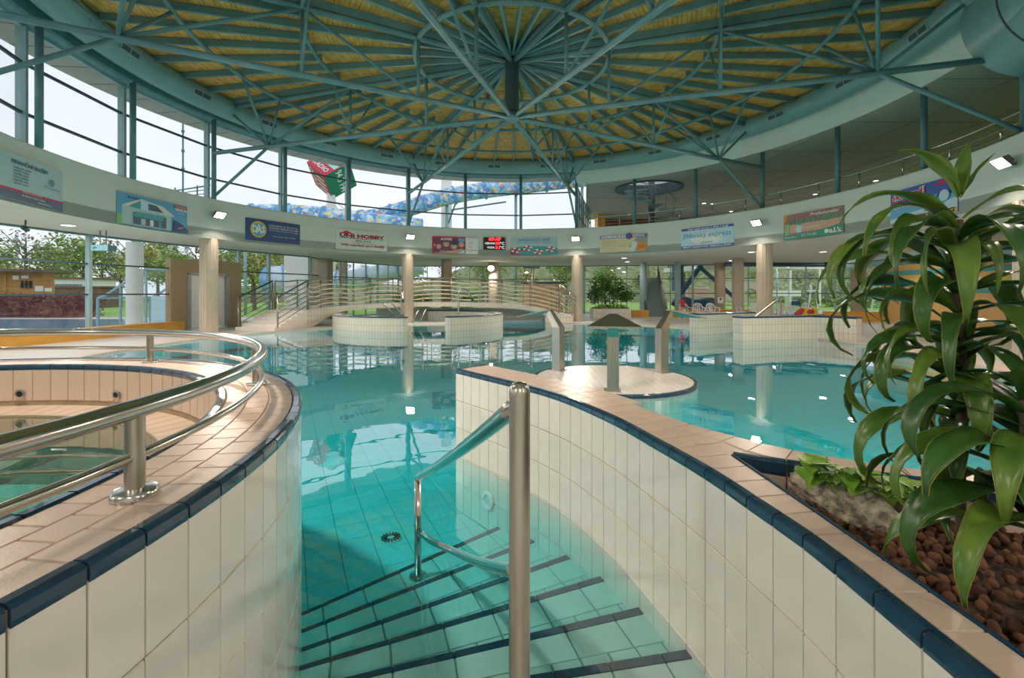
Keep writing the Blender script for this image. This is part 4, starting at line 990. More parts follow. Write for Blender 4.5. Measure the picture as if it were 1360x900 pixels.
# white plastic chairs
def make_chair():
    t = thing('plastic_chair', 'white plastic armchair', 'chair', (0, 0, 0), 'white plastic chairs along the far deck')
    MB().box((0, 0, .42), (.46, .44, .035)).build('seat', 'white_plastic', t)
    for sx in (-1, 1):
        for sy in (-1, 1): MB().tube([(sx * .25, sy * .24, 0), (sx * .20, sy * .19, .42)], [.026, .034], 8).build('leg', 'white_plastic', t, smooth=True)
        MB().tube(spline([(sx * .20, -.19, .42), (sx * .25, -.2, .58), (sx * .26, -.14, .645), (sx * .26, .1, .66), (sx * .22, .25, .70)], .06), .026, 8).build('armrest', 'white_plastic', t, smooth=True)
    MB().tube(spline([(-.21, .20, .42), (-.225, .27, .68), (-.15, .31, .84), (0, .32, .875), (.15, .31, .84), (.225, .27, .68), (.21, .20, .42)], .06), .028, 8).build('back_frame', 'white_plastic', t, smooth=True)
    for k in range(5):
        x = -.12 + .06 * k; MB().bar((x * .9, .21, .43), (x, .315, .85), .032, .012, up=(0, 1, 0)).build('back_slat', 'white_plastic', t)
    return t
ch0 = make_chair(); spots = [(911.5, 417, 10, 'white plastic chair nearest the metal stairs with a red towel beside it'), (928.5, 417, -8, 'white plastic chair second from the metal stairs'), (947, 416, 5, 'white plastic chair before the pillar with the notice'),
    (987, 412, 12, 'white plastic chair half hidden between two columns'), (1003, 412, -15, 'white plastic chair just left of the fluted column'), (1025.5, 412, 8, 'white plastic chair just right of the fluted column'), (1041.5, 412, -4, 'white plastic chair behind the bent handrail'), (1058, 412, 14, 'white plastic chair covered with a blue towel'), (1075, 412, -10, 'white plastic chair behind the red and yellow toy')]
for i, (px, py, rz, lb) in enumerate(spots):
    o = ch0 if i == 0 else copy_tree(ch0); Y = 23.5 if i < 3 else 24.2; X = (px - HX) / F * Y
    o.location = (X, Y, DECK); o.rotation_euler.z = math.radians(rz); o['label'] = lb
tw = thing('towel', 'red towel draped beside the first white chair', 'towel', at(906.5, 406, 23.9)); MB().box(at(906, 404, 23.7), (.16, .3, .5)).build('cloth', 'red', tw)
tw = thing('towel', 'blue towel draped over a white chair back', 'towel', at(1057, 402, 24.5)); MB().box(at(1057, 402.5, 24.45), (.46, .06, .22)).build('cloth', 'blue', tw)
ty = thing('toy_slide', 'red and yellow plastic toy standing behind the angled pool wall', 'toy', at(1068, 420, 17))
c = at(1068, 418, 17); 
MB().prism([(c.x - .45, c.y), (c.x - .05, c.y), (c.x - .05, c.y + .3), (c.x - .45, c.y + .3)], DECK, .62).build('red_base', 'red', ty)
MB().tube([at(1058, 418, 17), at(1066, 411, 17)], .10, 10).build('red_arm', 'red', ty, smooth=True); MB().tube([Vector((at(1068, 419, 17).x, 17, DECK)), at(1069, 409, 17)], .13, 10).build('yellow_body', 'toy_yellow', ty, smooth=True); MB().tube([Vector((at(1080, 419, 17.1).x, 17.1, DECK)), at(1082, 409, 17.1)], .12, 10).build('yellow_body', 'toy_yellow', ty, smooth=True)
MB().tube([at(1070, 414, 16.95), at(1079, 413, 16.95)], .09, 10).build('red_arm', 'red', ty, smooth=True)
cv = thing('covered_equipment', 'dark blue cover over equipment outside behind the chairs', 'cover', at(930, 405, 29.6))
m = MB(); pr = [(905, 396), (912, 394), (920, 397), (929, 399), (938, 397), (946, 395), (952, 398)]
for (xa_, ya_), (xb_, yb_) in zip(pr[:-1], pr[1:]):
    A, B = at(xa_, ya_, 31.8), at(xb_, yb_, 31.8); m.add([(A.x, A.y, 0), (B.x, B.y, 0), B, A, (A.x, A.y + 1.2, 0), (B.x, B.y + 1.2, 0), B + Vector((0, 1.2, 0)), A + Vector((0, 1.2, 0))], [(0, 1, 2, 3), (5, 4, 7, 6), (3, 2, 6, 7), (0, 3, 7, 4), (1, 5, 6, 2)])
m.build('cover', 'cover_blue', cv)
# wooden panel kiosk, tv arm behind the bridge
pk = thing('wooden_counter', 'light wooden panel kiosk behind the bridge railing', 'counter', at(720, 402, 27.5)); A, B = at(694, 402, 27.6), at(748, 402, 27.6)
MB().box(((A.x + B.x) / 2, 28.0, (2.02 + DECK) / 2), (B.x - A.x, .8, 2.02 - DECK)).build('panel', 'wood_panel', pk); MB().box(((A.x + B.x) / 2, 28.0, 2.08), (B.x - A.x + .1, .9, .10)).build('top', 'steel_dark', pk)
sg = thing('hanging_sign', 'narrow dark sign on a post above the bridge', 'sign', at(706, 402, 22.8)); MB().box(at(706, 355, 22.8), (.82, .06, .10)).build('board', 'steel_dark', sg); p = at(706, 402, 22.8); MB().tube([p, at(706, 356, 22.8)], .035, 8).build('pole', 'rail_bar', sg, smooth=True)
rs = thing('rolled_shutter', 'long grey rolled shutter housing hung under the soffit by the orange wall', 'shutter', (17.0, 20.5, 2.9))
A, B = at(1130, 352, 20.2), at(1215, 338, 17.0); B.z = A.z + .04
MB().tube([A, B + (B - A) * 2], .19, 14).build('roll', 'duct_paint', rs, smooth=True); MB().bar(A + Vector((0, 0, .16)), B + (B - A) * 2 + Vector((0, 0, .16)), .5, .16).build('housing', 'steel_pale', rs)
dr = thing('dark_roller_blind', 'slim dark roller blind tube along the far window head', 'blind', at(1000, 351, 26.5)); MB().tube([at(962, 351, 27.4), at(1098, 351.5, 26.6)], .13, 10).build('tube', 'steel_dark', dr, smooth=True); MB().tube([at(1096, 351.5, 26.6), at(1099, 351.5, 26.6)], .16, 10).build('end_cap', 'steel_dark', dr, smooth=True)
ex = thing('notice_board', 'small white notice on the beige far column', 'notice', at(958, 399, 27.6)); MB().box(at(957, 398.5, 27.97), (.34, .03, .36)).build('sheet', 'white_paint', ex); MB().box(at(957, 397, 27.95), (.12, .03, .12)).build('print', 'steel_dark', ex)
# ------------------------------------------------------------------ spiral staircase
sps = thing('spiral_staircase', 'steel spiral staircase passing through a round ceiling opening', 'stairs', (HOLEC.x, HOLEC.y, ZB + .32))
cx, cy = HOLEC.x - .05, HOLEC.y
MB().tube([(cx + .2, cy, ZB + .32), (cx + .2, cy, Z_GCEIL + .3)], .16, 14).build('newel', 'steel_dark', sps, smooth=True)
for k in range(15):
    a = math.radians(262 - 24 * (k - 9)); z = ZB + .5 + .21 * k; d = Vector((math.cos(a), math.sin(a), 0)); s = Vector((-d.y, d.x, 0)); c = Vector((cx + .2, cy, z))
    q = [c + d * .1 - s * .05, c + d * 1.32 - s * .34, c + d * 1.32 + s * .34, c + d * .1 + s * .05]
    MB().add(q + [v + Vector((0, 0, .05)) for v in q], [(3, 2, 1, 0), (4, 5, 6, 7), (0, 1, 5, 4), (1, 2, 6, 5), (2, 3, 7, 6), (3, 0, 4, 7)]).build('tread', 'steel_pale' if k % 2 == 0 else 'grey_stair', sps)
    e = c + d * 1.22; MB().tube([e, e + Vector((0, 0, .9))], .018, 6).build('baluster', 'rail_bar', sps, smooth=True)
MB().tube([(cx + .2 + 1.22 * math.cos(math.radians(478 - 6 * i)), cy + 1.22 * math.sin(math.radians(478 - 6 * i)), ZB + .5 + .9 + .0525 * i) for i in range(57)], .025, 8).build('handrail', 'rail_bar', sps, smooth=True)
MB().lathe([(HR, -.02), (HR, .5), (HR - .06, .5), (HR - .06, -.06), (HR + .08, -.06), (HR + .08, -.01)], (HOLEC.x, HOLEC.y, Z_GCEIL), 48).build('opening_rim', 'steel_dark', sps, auto=40)
o = MB().lathe([(HR - .02, 0), (HR - .02, 1.6)], (HOLEC.x, HOLEC.y, Z_GCEIL + .3), 40).build('wall_stair_drum', 'white_paint'); tag(o, 'white drum above the spiral stair opening in the gallery ceiling', 'wall', kind='structure')
# huge duct end at the top right
bd = thing('large_air_duct', 'huge rounded blue-grey duct end hanging by the gallery post', 'duct', at(1330, 60, 9.2))
A = Vector((10.3, 8.35, 7.25)); D_ = Vector((-.25, -1, .03)).normalized()
rad = 1.18
def bigseg(p, q, r1, r2, nm, mt='duct_paint'): return MB().tube([p, q], [r1, r2], 40, cap=False).build(nm, mt, bd, smooth=True)
P0 = Vector((10.55, 9.3, 7.05))
bigseg(P0, P0 + D_ * .06, rad * .9, rad, 'end_ring'); MB().tube([P0 + Vector((0, .004, 0)), P0 + D_ * .002], [rad * .9, rad * .9], 40).build('end_cap', 'duct_paint', bd)
bigseg(P0 + D_ * .06, P0 + D_ * 1.0, rad, rad, 'duct_segment'); bigseg(P0 + D_ * 1.0, P0 + D_ * 1.03, rad + .012, rad + .012, 'joint_band', 'steel_dark')
bigseg(P0 + D_ * 1.03, P0 + D_ * 2.0, rad, rad, 'duct_segment'); bigseg(P0 + D_ * 2.0, P0 + D_ * 2.03, rad + .012, rad + .012, 'joint_band', 'steel_dark'); bigseg(P0 + D_ * 2.03, P0 + D_ * 5, rad, rad, 'duct_segment')
# hanging speaker and camera on the left
spk = thing('hanging_speaker', 'grey box speaker hanging from the soffit in front of the hut window', 'speaker', at(139, 326, 13.6)); MB().box(at(138, 329.5, 13.6), (.50, .3, .17)).build('body', 'steel_blue', spk)
for px in (133, 141): MB().tube([at(px, 326, 13.6), Vector((at(px, 326, 13.6).x, 13.6, ZB))], .015, 6).build('hanger', 'steel_dark', spk)
MB().tube([at(126, 330, 13.45), at(130, 330, 13.55)], .07, 10).build('horn', 'steel_dark', spk)
cmr = thing('security_camera', 'small dark dome camera under the soffit by the finance banner', 'camera', at(35, 303, 11.6)); p = at(34, 303.5, 11.6)
MB().tube([p + Vector((-.05, 0, .03)), p + Vector((.09, -.05, -.03))], .065, 12).build('body', 'steel_dark', cmr, smooth=True); MB().tube([p, Vector((p.x, p.y, ZB))], .02, 8).build('bracket', 'steel_dark', cmr)
# ------------------------------------------------------------------ outdoors
o = fill([(-160, -60), (160, -60), (160, 190), (-160, 190)], [FOOT], -.06).build('ground', 'grass'); tag(o, 'green lawn surrounding the pool hall', 'lawn', kind='structure')
o = MB().prism([(-40, 4), (-14.2, 4), (-13.9, 14.5), (-13.4, 17.2), (-14, 27), (-40, 27)], -.06, .02).build('terrace', 'paving'); tag(o, 'pale paved terrace outside the left windows', 'paving', kind='structure')
o = MB().prism([(6, 31.6), (12, 30.6), (23, 29.6), (45, 30), (45, 37), (6, 37)], -.06, .02).build('back_terrace', 'paving'); tag(o, 'pale paved terrace outside the far right windows', 'paving', kind='structure')
o = MB().prism([(-34, 17.5), (-16.8, 17.5), (-16.8, 24.5), (-34, 24.5)], -.05, .06).build('outdoor_pool_water', 'outdoor_water'); tag(o, 'strip of blue outdoor pool water beyond the terrace', 'water', kind='structure')
# hut
hc = at(28, 0, 31); zt_ = CZ + 27 * 31 / F; HA = math.radians(45); HM = Matrix.Rotation(HA, 3, 'Z')
hut = thing('wooden_hut', 'brown wooden hut with a flat dark roof outside', 'hut', (hc.x, hc.y, 0))
def hb_(x, y, z, d, nm, mt): MB().box(Vector((hc.x, hc.y, z)) + HM @ Vector((x, y, 0)), d, HA).build(nm, mt, hut)
hb_(-.7, 1.5, zt_ / 2, (4.6, 3, zt_), 'body', 'hut_wood'); hb_(-.4, 1.3, zt_ + .08, (5.9, 4.0, .18), 'roof', 'hut_roof')
for x in (.05, .25, .45): hb_(x, -.02, 2.05, (.15, .06, .5), 'window', 'black')
for x, z, wd, hh in ((-.25, 2.5, .28, .28), (.18, 2.55, .34, .2), (.85, 1.75, .40, .38), (1.3, 1.68, .36, .24)): hb_(x, -.02, z, (wd, .06, hh), 'notice', 'white_paint')
hb_(-.75, -.05, zt_ / 2, (.14, .14, zt_), 'corner_post', 'hut_wood'); hb_(.3, -.3, .3, (3.0, .5, .6), 'step_base', 'paving')
hd = thing('red_hedge', 'long dark red hedge in front of the hut', 'hedge', at(55, 416, 27)); 
hm = MB(); rn = random.Random(4)
for _ in range(3600):
    p = Vector((rn.uniform(at(-60, 0, 27).x, at(116, 0, 27).x), rn.uniform(26.2, 28.2), rn.random() ** .7 * (1.22 + .12 * math.sin(rn.random() * 9)))); d = Vector((rn.uniform(-1, 1), rn.uniform(-1, 1), rn.uniform(-.5, 1))).normalized(); s = d.cross(Vector((.3, 1, .2))).normalized()
    hm.add([p, p + d * .12 + s * .06, p + d * .25, p + d * .12 - s * .06], [(0, 1, 2, 3)])
hm.build('foliage', 'hedge_red', hd); MB().box((at(28, 0, 27).x, 27.2, .6), (at(116, 0, 27).x - at(-60, 0, 27).x, 1.2, 1.2)).build('twig_core', 'hedge_red', hd)
nb = thing('white_school_building', 'long white low building with a row of windows far behind the hut', 'building', at(88, 388, 50)); A, B = at(66, 388, 50), at(112, 388, 50)
MB().box(((A.x + B.x) / 2, 52, 1.5), (B.x - A.x, 4, 3.0)).build('wall', 'white_paint', nb); MB().box(((A.x + B.x) / 2, 52, 3.05), (B.x - A.x + .6, 4.6, .2)).build('roof', 'roof_brown', nb)
for k in range(9): MB().box((A.x + .4 + k * (B.x - A.x - .8) / 8, 49.97, 1.95), (.28, .08, .9)).build('window', 'steel_blue', nb)
rb = thing('red_roof_shed', 'low building with brownish red roof behind the hedge', 'building', at(95, 390, 45)); MB().box((at(95, 0, 46).x, 47, 1.0), (6.5, 2.5, 2.0)).build('wall', 'roof_brown', rb)
MB().box((at(95, 0, 46).x, 47, 2.05), (7, 3, .14)).build('roof', 'roof_brown', rb)
# sloping glass lobby and round white column
gl = thing('sloped_glass_lobby', 'glass entrance lobby with a sloping roof outside the window', 'lobby', at(180, 430, 20.6))
def lob(x, y, d=0.0): return at(x, y, 20.6) + Vector((0, d, 0))
prof = [(130, 396), (142, 391), (193, 357), (222, 357)]
for d in (0.0, 3.0):
    pts = [lob(x, y, d) for x, y in prof]; pts = [Vector((pts[0].x, pts[0].y, .0))] + pts + [Vector((pts[-1].x, pts[-1].y, 0))]
    for a, b in zip(pts[:-1], pts[1:]): MB().bar(a, b, .09, .09).build('frame_bar', 'steel_pale', gl)
for x in (160, 194): 
    p = lob(x, 375); yt = 391 + (x - 142) / (193 - 142) * (357 - 391) if x < 193 else 357
    MB().bar(Vector((p.x, p.y, 0)), lob(x, yt), .07, .07).build('frame_bar', 'steel_pale', gl)
for x, y in prof: MB().bar(lob(x, y), lob(x, y, 3.0), .08, .08).build('frame_bar', 'steel_pale', gl)
for x0_, x1_ in ((130, 160), (160, 193), (193, 222)):
    def yy(x): 
        for (xa_, ya_), (xb_, yb_) in zip(prof[:-1], prof[1:]):
            if xa_ <= x <= xb_: return ya_ + (yb_ - ya_) * (x - xa_) / (xb_ - xa_)
        return prof[-1][1]
    a, b = lob(x0_, yy(x0_)), lob(x1_, yy(x1_)); MB().add([(a.x, a.y, 0), (b.x, b.y, 0), b, a], [(0, 1, 2, 3)]).build('pane', 'glass_dark', gl)
    MB().add([(a.x + .1, a.y + 2.9, 0), (b.x - .1, b.y + 2.9, 0), (b.x - .1, b.y + 2.9, 1.3), (a.x + .1, a.y + 2.9, 1.3)], [(0, 1, 2, 3)]).build('frosted_panel', 'glass_frost', gl)
p = at(179, 428, 18.6); t = thing('outside_column', 'plain round white column outside the glass by the sloped lobby', 'column', (p.x, p.y, 0)); MB().lathe([(.29, 0), (.29, ZB + .2)], (p.x, p.y, 0), 28).build('shaft', 'column_white', t, smooth=True); MB().lathe([(.33, 0), (.33, .1), (.29, .1)], (p.x, p.y, 0), 28).build('base_ring', 'column_white', t)
ow = thing('outside_white_wall', 'white wall block standing outside the window by the bridge stairs', 'wall', at(394, 400, 25.0)); A, B = at(376, 0, 25), at(411, 0, 25); MB().box(((A.x + B.x) / 2 , 25.6, 1.9), (B.x - A.x, 1.0, 3.8)).build('wall', 'white_paint', ow); MB().box(((A.x + B.x) / 2, 25.6, 3.85), (B.x - A.x + .1, 1.1, .1)).build('cap', 'steel_pale', ow)
# water slide
def slide_mat():
    m = two_tone('slide_print', (.05, .22, .55), (.20, .50, .85), 1.2, .3); n = m.node_tree.nodes; l = m.node_tree.links
    v = n.new('ShaderNodeTexVoronoi'); v.inputs['Scale'].default_value = 4.5; t = n.new('ShaderNodeTexCoord'); l.new(t.outputs['Object'], v.inputs['Vector'])
    r = n.new('ShaderNodeValToRGB'); e = r.color_ramp; e.interpolation = 'CONSTANT'
    e.elements[0].position = 0; e.elements[0].color = (.12, .32, .66, 1); e.elements[1].position = .30; e.elements[1].color = (.30, .56, .82, 1)
    for ps, c in ((.5, (.70, .30, .25)), (.55, (.80, .70, .35)), (.62, (.34, .62, .86)), (.78, (.75, .82, .88)), (.92, (.20, .55, .45)), (.95, (.14, .36, .7))):  # print colours paled to put the outdoor glare into the pattern
        q = e.elements.new(ps); q.color = (*c, 1)
    s = n.new('ShaderNodeSeparateColor'); l.new(v.outputs['Color'], s.inputs[0]); l.new(s.outputs[0], r.inputs[0])
    l.new(r.outputs[0], n['Principled BSDF'].inputs['Base Color'])
slide_mat()
def slide(pts, r, label, mt='slide_print', caps=True):
    P = spline(pts, .6); t = thing('water_slide_tube', label, 'water slide', tuple(P[0]), 'water slide tubes outside')
    MB().tube(P, r, 16).build('tube', mt, t, smooth=True)
    for i in range(3, len(P) - 1, 4):
        d = (P[i + 1] - P[i]).normalized() * .06; MB().tube([P[i] - d, P[i] + d], r + .09, 16).build('flange', 'slide_tube', t, smooth=True)
    for i in range(2, len(P), 9):
        MB().tube([(P[i].x, P[i].y + .2, -.06), (P[i].x, P[i].y + .2, P[i].z)], .11, 8).build('support_leg', 'steel_pale', t, smooth=True)
    return t
SY = 32
ts = slide([at(792, 236, 36), at(760, 239, 35.5), at(700, 246, 35), at(640, 253, 34.5), at(595, 261, 34), at(550, 274, 33.5), at(505, 287, 33.5), at(470, 292, 34), at(430, 296, 35)], .62, 'patterned blue slide tube sweeping up across the upper windows')
slide([at(300, 287, 31), at(350, 284, 31), at(400, 285, 31), at(450, 290, 31), at(500, 296, 31), at(560, 303, 32)], .66, 'patterned blue slide tube running level behind the gallery parapet')
slide([at(560, 352, 36), at(535, 356, 36), at(500, 364, 36), at(460, 371, 36), at(420, 375, 36)], .72, 'blue slide tube seen low behind the bridge', 'slide_white')
op_ = slide([at(420, 366, 30), at(385, 370, 29.5), at(360, 371, 29)], .85, 'pale blue slide tube with an open round end behind the stairs', 'slide_white')
p = at(358.5, 371, 28.95); MB().tube([p, p + (at(360, 371, 29) - p).normalized() * .08 + Vector((0, .1, 0))], .9, 20).build('end_ring', 'slide_tube', op_, smooth=True)
for px, py, Y, lb in ((593, 236, 36, 'tall grey mast between the slide tubes'), (440, 257, 38, 'thick white mast carrying the cube sign')):
    p = at(px, py, Y); t = thing('outdoor_mast', lb, 'mast', (p.x, p.y, 0)); MB().tube([(p.x, p.y, 0), p], .42 if Y == 36 else .34, 16).build('pole', 'white_paint', t, smooth=True)
    if Y == 38:
        MB().tube([p, p + Vector((0, 0, .35))], .12, 10).build('neck', 'steel_pale', t)
        for s in (-1, 1):
            for s2 in (.9, 2.0): MB().tube([p - Vector((0, 0, .4)), p + Vector((s * s2 * 1.6, 1 * s2, -3.2))], .025, 6).build('guy_wire', 'steel_blue', t)
    else:
        MB().tube([p + Vector((0, 0, -2.6)), at(672, 268, 35)], .06, 8).build('arm', 'steel_blue', t); MB().tube([p + Vector((0, 0, -4)), at(608, 262, 34)], .06, 8).build('arm', 'steel_blue', t)
# cube sign
cc = at(441.5, 231, 38); cu = thing('cube_sign', 'red and green radio cube sign balanced on one corner', 'sign', mtx=Matrix.Translation(cc))
a_ = 1.22; rot = Matrix.Rotation(math.radians(10), 4, 'Z') @ (Vector((1, 1, 1)).rotation_difference(Vector((0, 0, 1)))).to_matrix().to_4x4()
cu.matrix_basis = Matrix.Translation(cc) @ Matrix.Rotation(math.radians(48), 4, 'Z') @ (Vector((1, 1, 1)).rotation_difference(Vector((0, 0, 1)))).to_matrix().to_4x4()
flat('sign_red', (.55, .02, .06)); flat('sign_green', (.01, .22, .14)); flat('sign_white', (.85, .86, .88)); flat('sign_mint', (.35, .75, .68))
MB().box((0, 0, 0), (2 * a_, 2 * a_, 2 * a_)).build('cube_body', 'sign_red', cu)
cube_root, cube_a = cu, a_
# terrace railing outside on the roof and antenna wire
tr_ = thing('roof_terrace_railing', 'thin steel railing on the roof terrace outside the upper windows', 'railing', at(250, 262, 19))
for k, y in enumerate((252.5, 257, 262, 266.5)): MB().tube([at(205, y + 5 - k, 20.5), at(279, y - 6.5 + k * .4, 18.5)], .03 if k == 0 else .018, 6).build('rail', 'steel_blue', tr_, smooth=True)
for px in (213, 232.5, 262): 
    p = at(px, 251 + (213 - px) * .1, 20); MB().tube([Vector((p.x, p.y, ZB + .3)), p], .03, 6).build('post', 'steel_blue', tr_)
an = thing('roof_antenna', 'thin jointed mast outside the upper window', 'mast', at(243, 262, 20)); p = at(243, 150, 20); MB().tube([(p.x, p.y, 3.5), (p.x, p.y, p.z)], .035, 6).build('pole', 'steel_blue', an)
for y in (176, 202, 226): MB().lathe([(.05, 0), (.07, .06), (.05, .12)], at(243, y, 20), 10).build('clamp', 'steel_blue', an)
# ------------------------------------------------------------------ trees
def tree_proto(name, seed, h, rx, mt, n=1500, leaf=.55, bare=False):
    rn = random.Random(seed); m = MB()
    k = 9
    for q in range(k):
        c = Vector((rn.uniform(-.55, .55) * rx, rn.uniform(-.5, .5) * rx, h * rn.uniform(.42, .85))); r = rx * rn.uniform(.38, .6)
        cl = leaf_cloud(n // k, c, (r, r, r * .9), leaf, seed * 31 + q, .35); m.add(cl.v, cl.f)
    tk = MB(); tk.tube([(0, 0, 0), (.05, 0, h * .4), (0, .05, h * .8)], [.22, .15, .05], 8)
    for q in range(10):
        a = rn.uniform(0, 6.28); z = h * rn.uniform(.3, .65); l = rx * rn.uniform(.6, 1); tk.tube([(0, 0, z), (l * math.cos(a) * .6, l * math.sin(a) * .6, z + l * .5), (l * math.cos(a), l * math.sin(a), z + l * .95)], [.08, .05, .02], 5)
    return m.mesh('foliage', mt), tk.mesh('trunk', 'bark')
TP = {'g': tree_proto('green', 3, 9, 3.6, 'tree_green'), 'y': tree_proto('yellow', 8, 8.5, 3.2, 'tree_yellow'), 'b': tree_proto('bare', 5, 10, 3.0, 'tree_bare', 260, .5)}
rn = random.Random(21)
def tree(x, y, s, k, lb, grp):
    me = TP[k]; t = thing({'g': 'green_tree', 'y': 'yellow_green_tree', 'b': 'bare_tree'}[k], lb, 'tree', (x, y, -.06), grp)
    t.rotation_euler.z = rn.uniform(0, 6.28); t.scale = (s, s, s)
    for nm, d in (('foliage', me[0]), ('trunk', me[1])):
        o = bpy.data.objects.new(nm, d); COL.objects.link(o); o.parent = t
for i in range(17):
    px = -40 + 25 * i; Y = 66 + 10 * (i % 3)
    k = 'ggybgygbgyggbyggy'[i]; tree(at(px, 0, Y).x, Y, 1.0 + .25 * rn.random(), k, {'g': 'leafy green tree far behind the hut and the left windows', 'y': 'yellowish budding tree far behind the left windows', 'b': 'nearly bare tree rising above the others behind the left windows'}[k], 'trees beyond the lawn on the left')
for i in range(16):
    px = 440 + 52 * i; Y = 56 + 9 * (i % 3); k = 'gygbgyggygbgygyg'[i]
    tree(at(px, 0, Y).x, Y, .62 + .2 * rn.random(), k, {'g': 'leafy green tree on the bank behind the far windows', 'y': 'yellowish budding tree on the bank behind the far windows', 'b': 'nearly bare tree on the bank behind the far windows'}[k], 'trees on the bank behind the far windows')
bk = MB(); 
for i in range(40):
    for j in range(6): bk.v.append(Vector((-60 + 5 * i, 70 + 9 * j, (0, 2.5, 5.5, 8, 10, 11)[j] * (.35 if i < 7 else .35 + .65 * min(1, (i - 7) / 6)) * (1 + .15 * math.sin(i * .9 + j)))))
for i in range(39):
    for j in range(5): bk.f.append((i * 6 + j, i * 6 + 6 + j, i * 6 + 7 + j, i * 6 + j + 1))
o = bk.build('hillside', 'hill_wood', smooth=True); tag(o, 'low green hillside rising behind the trees', 'hill', kind='structure')
tree(at(338, 0, 40).x, 40, .8, 'y', 'yellowish budding tree standing near the pale slide end', None); tree(at(366, 0, 46).x, 46, .85, 'g', 'leafy green tree right behind the pale slide end', None); tree(at(205, 0, 40).x, 42, .62, 'g', 'leafy green tree right behind the sloped glass lobby', None)
# outdoor furniture behind the right windows
sn = thing('outdoor_counter', 'white outdoor kiosk counter on the lawn behind the right windows', 'kiosk', at(1060, 395, 42)); A, B = at(1032, 0, 44), at(1064, 0, 44); MB().box(((A.x + B.x) / 2, 44.5, 1.4), (B.x - A.x, 1, .55)).build('panel', 'white_paint', sn); MB().box(((A.x + B.x) / 2 + .2, 44.5, .6), (.3, .5, 1.2)).build('leg', 'white_paint', sn)
lg = thing('lifeguard_chair', 'tall white lifeguard chair on the lawn', 'chair', at(1080, 400, 42))
for dx in (-.45, .45): MB().tube([Vector((at(1080, 403, 42).x + dx, 42, -.06)), at(1080, 386, 42) + Vector((dx * .5, 0, 0))], .06, 6).build('leg', 'white_paint', lg)
MB().box(at(1080, 386, 42.2), (1.0, .5, .12)).build('seat', 'white_paint', lg); MB().bar(at(1078, 386, 42), at(1076.5, 378, 42), .1, .1).build('backrest', 'white_paint', lg)
for px, lb in ((1032, 'slim white flagpole left of the kiosk'), (1089, 'slim white flagpole right of the lifeguard chair'), (1195, 'slim white flagpole beside the orange wall'), (1050, 'slim white flagpole behind the kiosk'), (1161, 'slim white flagpole behind the right-hand bench')):
    p = at(px, 345, 46); t = thing('flagpole', lb, 'pole', (p.x, p.y, 0)); MB().tube([(p.x, p.y, -.05), (p.x, p.y, 4.8)], .09, 8).build('pole', 'white_paint', t); MB().lathe([(.16, 0), (.16, .2), (.09, .25)], (p.x, p.y, -.05), 12).build('foot', 'steel_pale', t)
sr = thing('slide_brace', 'dark diagonal slide support outside behind the chairs', 'support', at(910, 380, 33)); MB().bar(at(893, 405, 33), at(931, 352, 33), .3, .3).build('beam', 'cover_blue', sr); MB().bar(at(931, 356, 33.2), at(975, 395, 33.2), .22, .22).build('brace', 'cover_blue', sr); MB().prism([tuple(at(896, 0, 33).xy), tuple(at(908, 0, 33).xy), (at(908, 0, 33).x, 33.6), (at(896, 0, 33).x, 33.6)], 1.6, 3.6).build('tank', 'cover_blue', sr)
pb = thing('pink_striped_building', 'low pinkish striped building far behind the chairs', 'building', at(930, 392, 60)); MB().box((at(930, 0, 60).x, 61, 1.5), (4.6, 2, 1.0)).build('wall', flat('pink_wall', (.75, .45, .42)), pb); MB().box((at(930, 0, 60).x, 61, 2.05), (4.9, 2.3, .12)).build('roof', 'white_paint', pb)
bw = thing('beige_back_building', 'large pale beige building wall outside behind the chairs', 'building', at(1000, 372, 52)); MB().box((at(985, 0, 54).x, 55, 1.7), (6, 2, 2.6)).build('wall', flat('beige_wall', (.55, .48, .40)), bw); MB().box((at(985, 0, 54).x, 55, 3.05), (6.4, 2.4, .15)).build('roof', 'paving', bw)
can = thing('white_canopy', 'broad white canopy outside the far windows above the chairs', 'canopy', at(960, 355, 36)); MB().bar(at(905, 357, 37), at(1060, 356, 40), 5.0, .35).build('roof', 'white_paint', can)
for px in (912, 1048): p = at(px, 358, 38); MB().tube([(p.x, p.y, 0), p], .08, 8).build('post', 'white_paint', can)
hd = thing('lawn_hedge', 'clipped green hedge along the bank outside the right windows', 'hedge', at(1100, 398, 48)); leaf_cloud(2600, (at(1110, 0, 48).x, 48, 1.3), (9.5, .7, 1.4), .5, 77, 0).build('foliage', 'tree_green', hd)
# ------------------------------------------------------------------ banners on the parapet
COLS = {'navy': (.01, .06, .20), 'white': (.80, .84, .84), 'sky': (.10, .38, .62), 'pale': (.42, .58, .62), 'red': (.55, .02, .04), 'maroon': (.30, .01, .03), 'crimson': (.50, .01, .10), 'gold': (.70, .52, .10), 'black': (.02, .02, .03), 'teal': (.02, .22, .25), 'grey': (.30, .34, .36),
        'bgreen': (.02, .28, .20), 'skin': (.62, .38, .28), 'wine': (.33, .16, .15), 'cream': (.70, .62, .38), 'orange': (.75, .28, .03), 'royal': (.03, .10, .42), 'lightblue': (.50, .74, .86), 'turq': (.05, .35, .40), 'offwhite': (.66, .71, .67), 'violet': (.20, .14, .40), 'snow': (.50, .66, .76), 'lgreen': (.25, .50, .22), 'plum': (.20, .05, .12), 'slate': (.06, .12, .20)}
for k, c in COLS.items(): mat('print_' + k, c, .4, var=.04, scale=4)
mat('led_red', (.6, 0, 0), .4, emit=((1, .03, .03), 3.0)); mat('led_white', (.8, .8, .8), .4, emit=((.9, .95, 1), .6))
